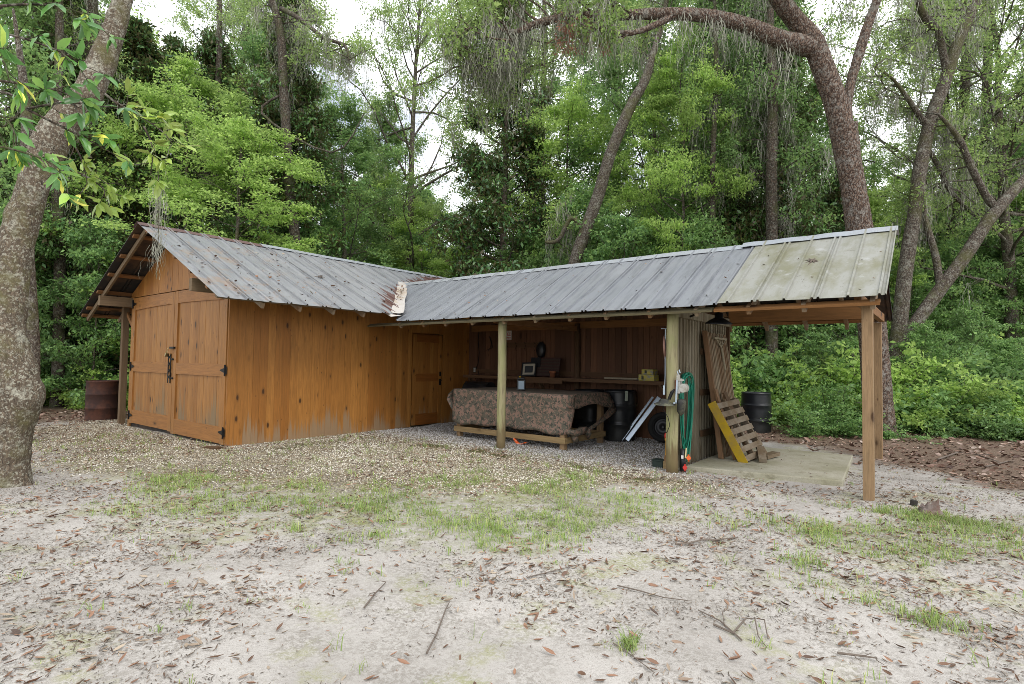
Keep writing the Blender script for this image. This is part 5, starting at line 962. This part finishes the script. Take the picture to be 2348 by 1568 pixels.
# second row filling the woods low down
for px in range(-150, 2600, 95):
    if 800 < px < 1120: plant('brt' if rg.random() < .5 else 'mid', rg.randrange(2), px+rg.uniform(-30, 30), rg.uniform(30, 36), 1.0, rg.uniform(.55, .7), rg.uniform(0, 6))
    else: plant(rg.choice(['mid', 'brt', 'mag', 'mid']), rg.randrange(2), px+rg.uniform(-30, 30), rg.uniform(26, 36), 1.1, rg.uniform(.55, .85), rg.uniform(0, 6))
for px, dp, s in [(20, 14.5, 1.0), (90, 17, 1.1), (150, 15.8, .9), (215, 14.5, 1), (265, 16, 1.1), (60, 18, 1.3), (190, 18, 1.2), (-30, 13, 1), (380, 19, 1.3), (520, 19, 1.2), (700, 18, 1.3), (760, 20, 1.1), (860, 21, 1.15), (930, 22, 1.3), (1000, 21, 1.15), (1060, 20.5, 1.15), (1220, 18, 1.25), (1340, 16, 1.25), (1430, 14.5, 1.1), (1530, 16, 1.3), (1620, 14, 1.0), (1730, 15, .95), (1820, 14.4, .9), (1700, 18, 1.5), (1860, 17, 1.3), (1980, 18, 1.3), (2090, 16, 1.0), (2180, 16.5, 1.0), (2260, 17, 1.3), (2350, 16, 1.0), (2420, 16, 1.2), (2140, 19, 1.4), (2030, 21, 1.5), (1880, 12.6, .5), (2120, 12.4, .5), (2230, 12.8, .55), (2310, 12.2, .5), (1960, 13.2, .55)]:
    plant('sap', rg.randrange(2), px, dp, s, s*rg.uniform(.85, 1.2), rg.uniform(0, 6))
# shrub thicket on the right and the brush on the left
for row, (d0, n, s0) in enumerate(((10.9, 9, .62), (11.7, 9, .95), (12.8, 9, 1.2), (14.2, 9, 1.45), (16, 8, 1.6))):
    for i in range(n):
        px = 1700+(i+.5*(row % 2)+rg.uniform(-.25, .25))*88; dd = d0+(1.0 if px < 1790 and row < 1 else 0)+(-.6 if px > 2250 else 0)+rg.uniform(-.25, .25)
        if row == 0 and (px < 1840 or 1990 < px < 2075): continue
        if row in (0, 1, 2) and px < 1850 and dd < 13.0: dd = 13.0+.3*row
        s = s0*rg.uniform(.85, 1.12); plant('shr', rg.choice([0, 0, 1, 2]), px, dd, s, s*(1.0 if row else .7), rg.uniform(0, 6))
for px, dp, s in [(70, 15.6, 1.0), (150, 16.2, 1.0), (1790, 12.6, .35), (1850, 12.4, .45), (1700, 12.9, .4), (110, 17, 1.5), (250, 17.5, 1.5), (20, 16, 1.4), (180, 20, 1.8), (-40, 15, 1.2), (262, 14.8, .9), (1690, 14.2, 1.1), (1640, 15, 1.3), (980, 22, 1.6), (1060, 21, 1.6), (900, 22, 1.6)]:
    plant('shr', rg.randrange(3), px, dp, s, s, rg.uniform(0, 6))
names = dict(mag=('dark glossy magnolia tree', 'tree', 'magnolia trees in the woods'), mid=('dense mid green broadleaf tree', 'tree', 'broadleaf trees in the woods'), brt=('bright yellow green tree', 'tree', 'bright green trees in the woods'), oak=('open mossy oak tree', 'tree', 'mossy oaks in the woods'), sap=('slender green sapling', 'sapling', 'saplings under the trees'), shr=('waist high leafy green shrub', 'shrub', 'shrubs at the edge of the woods'))
def where(px, dp):
    if px < 330: return 'left of the shed'
    if px < 1000: return 'behind the closed wing roof'
    if px < 1690: return 'behind the open wing roof'
    return 'right of the partition' if px < 2000 else 'right of the square post'
for kd in names:
    look, cat, grp = names[kd]
    for wh in sorted({where(p[1], p[2]) for p in placed if p[0] == kd}):
        lst = sorted([p for p in placed if p[0] == kd and where(p[1], p[2]) == wh], key=lambda p: p[1])
        for i, p in enumerate(lst): tag(p[3], ('%s %s, %s from the left' % (look, wh, ORD[i])) if len(lst) > 1 else '%s %s, the only one there' % (look, wh), cat, grp)

# named near trees, each limb a measured path
def limb(mb, P_, r, n=14, seed=0, rough=.1, sub=3):
    """smooth path through points"""
    P_ = [Vector(tuple(float(q) for q in p)) for p in P_]; out = []; rr = []
    for i in range(len(P_)-1):
        p0 = P_[max(i-1, 0)]; p1 = P_[i]; p2 = P_[i+1]; p3 = P_[min(i+2, len(P_)-1)]
        for s in range(sub):
            t = s/sub; out.append(.5*((2*p1)+(p2-p0)*t+(2*p0-5*p1+4*p2-p3)*t*t+(-p0+3*p1-3*p2+p3)*t**3)); rr.append(r[i]*(1-t)+r[i+1]*t)
    out.append(P_[-1]); rr.append(r[-1]); mb.tube(out, rr, n, True, rough=rough, seed=seed); return [np.array(o_) for o_ in out]
def bushy(mb, path, rg, t0, t1, n, L_, C, mp_, el=(-20, 60), r=.02, sub=4, up=.2, bias=0):
    for k in range(n):
        p, d = along(path, t0+(t1-t0)*(k+rg.rand())/n); a = rg.uniform(0, 6.28); b = curve(p, nrm(uv_(a, R_(rg.uniform(*el)))+d*.5+FW*bias), L_*rg.uniform(.5, 1.2), rg, 6, up, .5); mb.tube([tuple(q) for q in b], [r*(1-.8*i/6) for i in range(7)], 5, False); C += [b[-1], b[4]]; mp_ += [b[2], b[4]]
        for j in range(sub): s = rg.uniform(.3, 1); q, dd = along(b, s); sp = curve(q, nrm(dd+rg.normal(0, .8, 3)), L_*rg.uniform(.25, .5), rg, 3, up, .4); mb.tube([tuple(x) for x in sp], [r*.35, r*.25, .004, .003], 4, False); C += [sp[-1], sp[2]]; mp_.append(sp[2])
def finish(root, mb, barkm, C, mp_, rg, leafm, ll, lw, per, crad, mossn, ml=(.2, .9), flat=.6, wd=.010):
    mb.build('trunk', barkm, root, True)
    if C: V, F = leaves_np(np.array(C), crad, per, rg, ll, lw, flat); np_mesh('crown', V, F, leafm, root)
    if mp_ and mossn: mp_ = np.array(mp_); mp_ = mp_[rg.rand(len(mp_)) < mossn]; V, F = moss_np(mp_, rg, 15, ml[0], ml[1], wd*1.3, .06); tag(np_mesh('hanging_moss', V, F, M_MOSS, root), kind='stuff')
# left foreground trunk
b0 = gp(35, 1113); D0 = (b0-CAM)@FW; f = lambda px, py, k=0: at(px, py, D0+k)
root = thing('leaning_trunk_tree', b0, 'thick lichen spotted tree trunk leaning right at the left edge of the photo', 'tree'); mb = MB(); q = D0/FPX
path = limb(mb, [(b0[0], b0[1], -.25), f(28, 1118), f(27, 1060), f(34, 980), f(50, 912), f(38, 848), f(17, 768), f(23, 680, .05), f(38, 555, .1), f(76, 432, .15), f(118, 322, .2), f(165, 262, .3), f(206, 205, .4), f(246, 110, .5), f(278, 10, .6), f(308, -120, .8), f(330, -260, 1.0)], [q*50, q*39, q*33, q*33, q*42, q*37, q*32, q*32, q*33, q*32, q*35, q*33, q*30, q*27, q*21, q*17, q*12], 72, 4, .035, 12)
rgn = np.random.RandomState(5); C = []; mp_ = []; bushy(mb, path, rgn, .93, 1.0, 16, 1.6, C, mp_, (0, 70), .04)
mb.tube([f(20, 1120), f(58, 1118), f(85, 1128)], [q*30, q*16, q*5], 10, rough=.2); finish(root, mb, B_LEFT, C, mp_, rgn, L_OAK, .07, .45, 50, .3, .3)
# moss tuft hanging from the limb of that tree over the shed front
# big oak right of the shed
b0 = gp(2020, 1008); D0 = (b0-CAM)@FW; q = D0/FPX; f = lambda px, py, k=0: at(px, py, D0+k)
root = thing('big_oak_tree', b0, 'large reddish barked oak behind the square post with a long limb arching left', 'tree'); mb = MB(); rgn = np.random.RandomState(6); C = []; mp_ = []
tr_ = limb(mb, [(b0[0], b0[1], -.2), f(2020, 1010), f(2012, 930), f(2003, 800), f(1990, 660), f(1972, 540), f(1957, 440), f(1945, 370), f(1932, 290)], [q*42, q*34, q*30, q*28, q*28, q*27, q*25, q*25, q*29], 60, 3, .04, 24)
m1 = limb(mb, [f(1938, 330), f(1915, 235), f(1888, 160), f(1862, 95), f(1825, 50), f(1790, 5, -.2), f(1740, -70, -.4), f(1690, -170, -.6)], [q*25, q*24, q*23, q*23, q*20, q*18, q*14, q*9], 50, 4, .04, 16)
m2 = limb(mb, [f(1938, 320), f(1940, 250), f(1950, 190), f(1970, 120), f(1990, 55), f(2012, -5), f(2040, -90), f(2075, -200)], [q*20, q*11, q*10, q*11, q*10, q*9, q*7, q*4], 12, 5, .06, 4)
m3 = limb(mb, [f(1868, 112), f(1835, 103, -.1), f(1780, 88, -.3), f(1720, 62, -.5), f(1650, 42, -.7), f(1560, 32, -.8), f(1470, 33, -.8), f(1380, 37, -.8), f(1300, 38, -.7), f(1230, 55, -.5), f(1180, 75, -.4), f(1130, 62, -.2), f(1060, 66, 0)], [q*21, q*21, q*19, q*16, q*14, q*12, q*11, q*10, q*9, q*8, q*6, q*4, q*2], 16, 6, .08, 4)
m4 = limb(mb, [f(1545, 35, -.8), f(1500, 58, -.9), f(1450, 75, -1.1), f(1400, 72, -1.2), f(1350, 60, -1.3)], [q*8, q*7, q*5, q*4, q*2], 8, 7, .1, 4)
m5 = limb(mb, [f(1225, 57, -.5), f(1190, 85, -.3), f(1140, 120, 0), f(1110, 155, .2), f(1060, 150, .4)], [q*5, q*4, q*3, q*2, q*1], 7, 8, .1, 4)
bushy(mb, m3, rgn, .45, 1.0, 26, 1.4, C, mp_, (-5, 70), .022, 6, bias=.8); bushy(mb, m5, rgn, .2, 1.0, 20, 1.5, C, mp_, (-50, 40), .018, 6); bushy(mb, m4, rgn, .4, 1, 5, .8, C, mp_, (-20, 40), .016, 3); bushy(mb, m1, rgn, .7, 1, 16, 1.6, C, mp_, (-10, 60), .03); bushy(mb, m2, rgn, .6, 1, 8, 1.3, C, mp_, (0, 60), .02)
for q_ in (.35, .5, .65, .8, .95):
    for _ in range(7): p, d = along(m5, min(1, q_+rgn.uniform(-.1, .05))); mp_ += [p+rgn.normal(0, .05, 3)]*2
for q_ in np.linspace(.6, 1, 12): p, d = along(m3, q_); mp_ += [p+rgn.normal(0, .06, 3)]*2
for t_ in np.linspace(.12, .95, 44): p, d = along(m3, t_); mp_ += [p+np.array([0, 0, -.04]), p+np.array([.03, 0, -.06])]
finish(root, mb, B_OAK, C, mp_, rgn, L_OAK, .085, .5, 30, .17, .5, (.15, 1.1))
V, F = leaves_np(np.array([f(1345+rgn.uniform(-70, 50), 65+rgn.uniform(-30, 50), -.8+rgn.uniform(-.3, .3)) for _ in range(36)]), .10, 26, rgn, .075, .4, .8, .6); np_mesh('dead_leaves', V, F, L_DEADT, root)
def displace(root, size, st, kind='VORONOI'):
    tr = [q for q in root.children if q.name.startswith('trunk')][0]; tx = bpy.data.textures.new('bark_relief', kind); tx.noise_scale = size
    if kind == 'VORONOI': tx.distance_metric = 'DISTANCE'; tx.noise_intensity = 1
    md = tr.modifiers.new('relief', 'DISPLACE'); md.texture = tx; md.strength = st; md.mid_level = .5; md.texture_coords = 'LOCAL'
for r_, sz_, s_ in ((bpy.data.objects['leaning_trunk_tree'], .035, .007), (bpy.data.objects['big_oak_tree'], .045, .022)): displace(r_, sz_, s_)
displace(bpy.data.objects['leaning_trunk_tree'], .16, .045, 'CLOUDS')
# second oak, leaning right
def simple_tree(name, label, base, pts, rad, barkm, limbs=(), bush=(), seed=1, leafm=L_OAK, ll=.09, per=22, crad=.17, mossn=.6, ml=(.2, 1.1), rough=.08):
    base = np.array(base, float); D0 = (base-CAM)@FW; q = D0/FPX; root = thing(name, base, label, 'tree'); mb = MB(); rgn = np.random.RandomState(seed); C = []; mp_ = []
    def cv(L_): return [at(px, py, D0+dk) for px, py, dk in L_]
    main = limb(mb, [(base[0], base[1], -.2)]+cv(pts), [q*rad[0]*1.15]+[q*r for r in rad], 16, seed, rough, 4); paths = [main]
    for L_, rr in limbs: paths.append(limb(mb, cv(L_), [q*r for r in rr], 9, seed+1, .12, 4))
    for (i, t0, t1, n, ln) in bush: bushy(mb, paths[i], rgn, t0, t1, n, ln, C, mp_, (-30, 55), .02, bias=1.0)
    finish(root, mb, barkm, C, mp_, rgn, leafm, ll, .45, per, crad, mossn, ml); return root
simple_tree('leaning_oak_tree', 'dark oak leaning to the right just right of the big oak, hung with moss', az(2052, 13.0), [(2052, 850, 0), (2060, 760, 0), (2078, 600, 0), (2098, 480, 0), (2108, 390, 0), (2135, 270, .1), (2165, 190, .2), (2190, 110, .3), (2225, 30, .4), (2260, -50, .5), (2300, -150, .6)], [17, 16, 15, 14, 14, 14, 13, 12, 11, 9, 6], B_GREY,
 [([(2172, 175, .2), (2150, 68, .1), (2140, 62, 0), (2120, 40, -.2), (2105, 5, -.4), (2095, -60, -.6)], [8, 7, 8, 8, 6, 4]), ([(2128, 290, .1), (2105, 262, 0), (2080, 225, -.2), (2045, 180, -.4), (2000, 150, -.6)], [8, 6, 5, 3, 1]), ([(2120, 330, 0), (2150, 380, .2), (2180, 440, .3), (2240, 500, .5)], [5, 5, 5, 3])], [(0, .72, 1, 26, 2.0), (1, .2, 1, 14, 1.6), (2, .3, 1, 10, 1.4), (3, .2, 1, 6, 1.2)], 12, mossn=.5, ml=(.3, 1.3))
simple_tree('slanting_tree', 'grey mossy trunk slanting steeply right above the bushes at the right edge', az(2040, 12.9), [(2045, 850, 0), (2080, 770, 0), (2150, 670, 0), (2210, 590, 0), (2255, 520, 0), (2290, 475, 0), (2340, 420, .1), (2420, 340, .3), (2520, 240, .5)], [16, 15, 14, 14, 13, 13, 11, 9, 7], B_GREY,
 [([(2288, 480, 0), (2262, 452, 0), (2225, 380, -.1), (2200, 320, -.2), (2150, 260, -.3)], [9, 8, 7, 6, 3]), ([(2155, 665, 0), (2145, 590, .1), (2120, 500, .1), (2118, 440, .2)], [8, 8, 6, 3])], [(0, .8, 1, 10, 1.8), (1, .3, 1, 14, 1.4), (2, .4, 1, 5, 1.0)], 13, mossn=.5, ml=(.3, 1.3))
simple_tree('slanting_tree', 'brown trunk slanting right behind the middle of the open wing roof', az(1290, 15.0), [(1290, 850, 0), (1300, 700, 0), (1318, 600, 0), (1345, 520, 0), (1372, 445, 0), (1392, 375, 0), (1420, 300, 0), (1450, 235, 0), (1478, 185, 0), (1495, 130, .1), (1520, 40, .3), (1540, -60, .4)], [15, 15, 14, 14, 14, 13, 13, 12, 11, 8, 6, 4], B_GREY, [([(1340, 530, 0), (1310, 500, .2), (1280, 550, .3), (1250, 555, .4)], [6, 5, 5, 3])], [(0, .8, 1, 14, 1.6), (1, .3, 1, 5, .9)], 14, mossn=.5)
simple_tree('vine_covered_tree', 'tall dark trunk wrapped in vines and long moss behind the right part of the roof', az(1768, 14.0), [(1768, 850, 0), (1770, 600, 0), (1768, 400, 0), (1772, 200, 0), (1765, 60, 0), (1770, -100, 0)], [14, 13, 12, 10, 8, 5], B_DARK, (), [(0, .35, 1, 56, 1.5)], 15, L_MID, .105, 36, .26, .40, (.4, 1.7))
simple_tree('vine_covered_tree', 'thin straight dark trunk with moss left of the vine wrapped one', az(1632, 14.5), [(1632, 850, 0), (1634, 600, 0), (1633, 400, 0), (1640, 200, 0), (1640, -20, 0), (1645, -150, 0)], [7, 7, 6, 5, 4, 2], B_DARK, (), [(0, .4, 1, 34, 1.3)], 16, L_MID, .105, 34, .26, .35, (.4, 1.5))
simple_tree('mossy_limb_tree', 'oak with long mossy limbs reaching over from the upper left behind the shed', az(700, 16.5), [(690, 850, 0), (680, 600, 0), (662, 400, 0), (650, 200, 0), (640, 60, 0), (600, -60, 0)], [12, 12, 11, 10, 9, 6], B_DARK, [([(645, 20, 0), (690, 45, -.6), (740, 85, -1.2), (790, 105, -1.6), (800, 140, -1.8)], [6, 5, 4, 3, 1]), ([(660, 210, 0), (600, 260, 0), (760, 350, -1), (835, 260, -1)], [3, 3, 2, 1])], [(0, .65, 1, 22, 1.7), (1, .1, 1, 16, 1.0)], 17, mossn=.55, ml=(.3, 1.4))
simple_tree('dead_snag', 'pale peeling dead trunk close behind the leaning trunk at far left', az(58, 9.0), [(75, 850, 0), (62, 600, 0), (58, 420, 0), (62, 300, 0), (55, 200, 0), (45, 120, 0), (30, 20, 0)], [14, 14, 13, 11, 9, 6, 2], B_GREY, [([(60, 330, 0), (100, 290, -.2), (150, 270, -.3)], [4, 3, 1]), ([(56, 240, 0), (20, 215, -.2), (-30, 210, -.3)], [4, 3, 1])], (), 18, mossn=0)
for px, dp, r, lb in ((133, 15, 12, 'dark straight trunk in the shade left of the shed, left one'), (208, 16, 17, 'thick dark trunk in the shade just left of the rusty drum'), (500, 20, 9, 'dark straight trunk far behind the closed wing roof, left one'), (1245, 24, 8, 'thin dark trunk far behind the open wing roof near its middle'), (2212, 19, 13, 'moss hung dark trunk at the right, left of its pair'), (2262, 20, 12, 'moss hung dark trunk at the right, right of its pair')):
    simple_tree('woodland_trunk', lb, az(px, dp), [(px, 850, 0), (px+4, 600, 0), (px-6, 350, 0), (px+3, 100, 0), (px, -150, 0)], [r, r*.95, r*.8, r*.7, r*.5], B_DARK, (), [(0, .35, 1, 26, 1.4)], px, L_OAK, .095, 24, .26, .6 if px > 2000 else .2, (.4, 1.9))
# magnolia branch reaching in from the upper left, close to the camera
def near_branch(label, paths, base, seed):
    rgn = np.random.RandomState(seed); root = thing('magnolia_branch', base, label, 'branch'); mb = MB(); P_ = []; D_ = []; S_ = []
    for L_ in paths:
        pts = [at(*q) for q in L_]; pa = limb(mb, pts, list(np.linspace(.009, .003, len(pts))), 6, seed, .1, 3)
        for t_ in np.linspace(.3, 1, max(3, int(len(pts)*1.5))):
            p, d = along(pa, t_); tw = curve(p, nrm(d+rgn.normal(0, .6, 3)), rgn.uniform(.06, .2), rgn, 3, 0, .3); mb.tube([tuple(x) for x in tw], [.004, .003, .003, .002], 5, False); e = tw[-1]; dd = nrm(tw[-1]-tw[-2])
            for k in range(rgn.randint(4, 8)): P_.append(e-dd*rgn.uniform(0, .05)); D_.append(nrm(dd*.5+rgn.normal(0, .6, 3)+np.array([0, 0, -.55]))); S_.append(rgn.uniform(.08, .16))
    mb.build('twigs', B_DARK, root, True); P_ = np.array(P_); D_ = np.array(D_); S_ = np.array(S_); Nn = nrm(rgn.normal(size=(len(P_), 3))*.6+np.array([0, 0, .6])); Nn = nrm(Nn-D_*(Nn*D_).sum(1, keepdims=True)); V, F = scatter(LEAF6_V, LEAF6_T, P_, D_, Nn, S_, S_*.36, S_); np_mesh('leaves', V, F, L_NEAR, root); return root
near_branch('glossy magnolia branches with large leaves crossing the leaning trunk', [[(-60, 60, 3.6), (60, 90, 3.6), (140, 120, 3.7), (190, 150, 3.8)], [(-40, 180, 3.7), (70, 195, 3.8), (140, 210, 3.9), (165, 225, 3.9)], [(-50, 20, 3.5), (60, 10, 3.6), (160, 20, 3.8), (230, 60, 4.0)], [(-60, 250, 3.7), (10, 270, 3.8), (35, 310, 3.8), (35, 330, 3.8)], [(60, 250, 3.9), (140, 290, 4.0), (200, 320, 4.1), (255, 350, 4.2)], [(-60, 120, 3.3), (0, 130, 3.3), (20, 180, 3.3)], [(-60, 330, 3.7), (20, 340, 3.7), (110, 370, 3.8), (150, 400, 3.8)], [(60, 250, 3.9), (150, 235, 4.0), (240, 245, 4.1)]], at(-60, 100, 3.6), 3)
near_branch('magnolia branch with yellow young leaves hanging over the gable', [[(200, 180, 4.6), (260, 230, 4.6), (310, 260, 4.6), (370, 300, 4.6), (395, 330, 4.6)], [(240, 215, 4.6), (270, 240, 4.6), (290, 250, 4.7)], [(330, 290, 4.6), (350, 340, 4.6), (345, 400, 4.6)], [(130, 380, 4.5), (190, 400, 4.5), (235, 430, 4.5), (240, 450, 4.5)], [(150, 300, 4.4), (185, 360, 4.4), (200, 420, 4.4)]], at(200, 180, 4.6), 4)
rgn = np.random.RandomState(44); p0 = at(364, 430, 6.0); V, F = moss_np([p0+np.array([0, 0, .0]), p0+np.array([.02, 0, -.15]), p0+np.array([0, 0, -.3]), p0+np.array([0.0, .01, -.5]), p0+np.array([0, 0, -.62])], rgn, 34, .15, .40, .005, .03, 6); root = thing('moss_tuft', p0, 'thin grey moss tuft hanging in front of the shed roof corner', 'moss'); np_mesh('strands', V, F, M_MOSS, root); mb = MB(); mb.tube([at(352, 330, 5.6), at(362, 380, 5.9), at(364, 470, 6.0), at(362, 590, 6.0), at(358, 640, 6.0)], [.005, .004, .004, .003, .002], 5); mb.build('twig', B_GREY, root)
# far woods closing the view between the trees
rgn = np.random.RandomState(50); C = []
for i in range(2600):
    a = rgn.uniform(-62, 62); d = rgn.uniform(38, 62); h = 9.0+3*math.sin(a*.35)+2*math.sin(a*.9+1); h = h*(.72 if -12 < a < -1 else 1.25); th = R_(a); dv = np.array([FW[0]*math.cos(th)+FW[1]*math.sin(th), -FW[0]*math.sin(th)+FW[1]*math.cos(th)])
    C.append([CAM[0]+dv[0]*d, CAM[1]+dv[1]*d, rgn.uniform(0, 1)**.9*h*d/42])
V, F = leaves_np(np.array(C), rgn.uniform(.8, 1.7, len(C)), 60, rgn, .26, .6, .7); tag(np_mesh('far_woods', V, F, L_MID), 'far mass of green woods closing the gaps between the nearer trees', 'woods', kind='stuff')
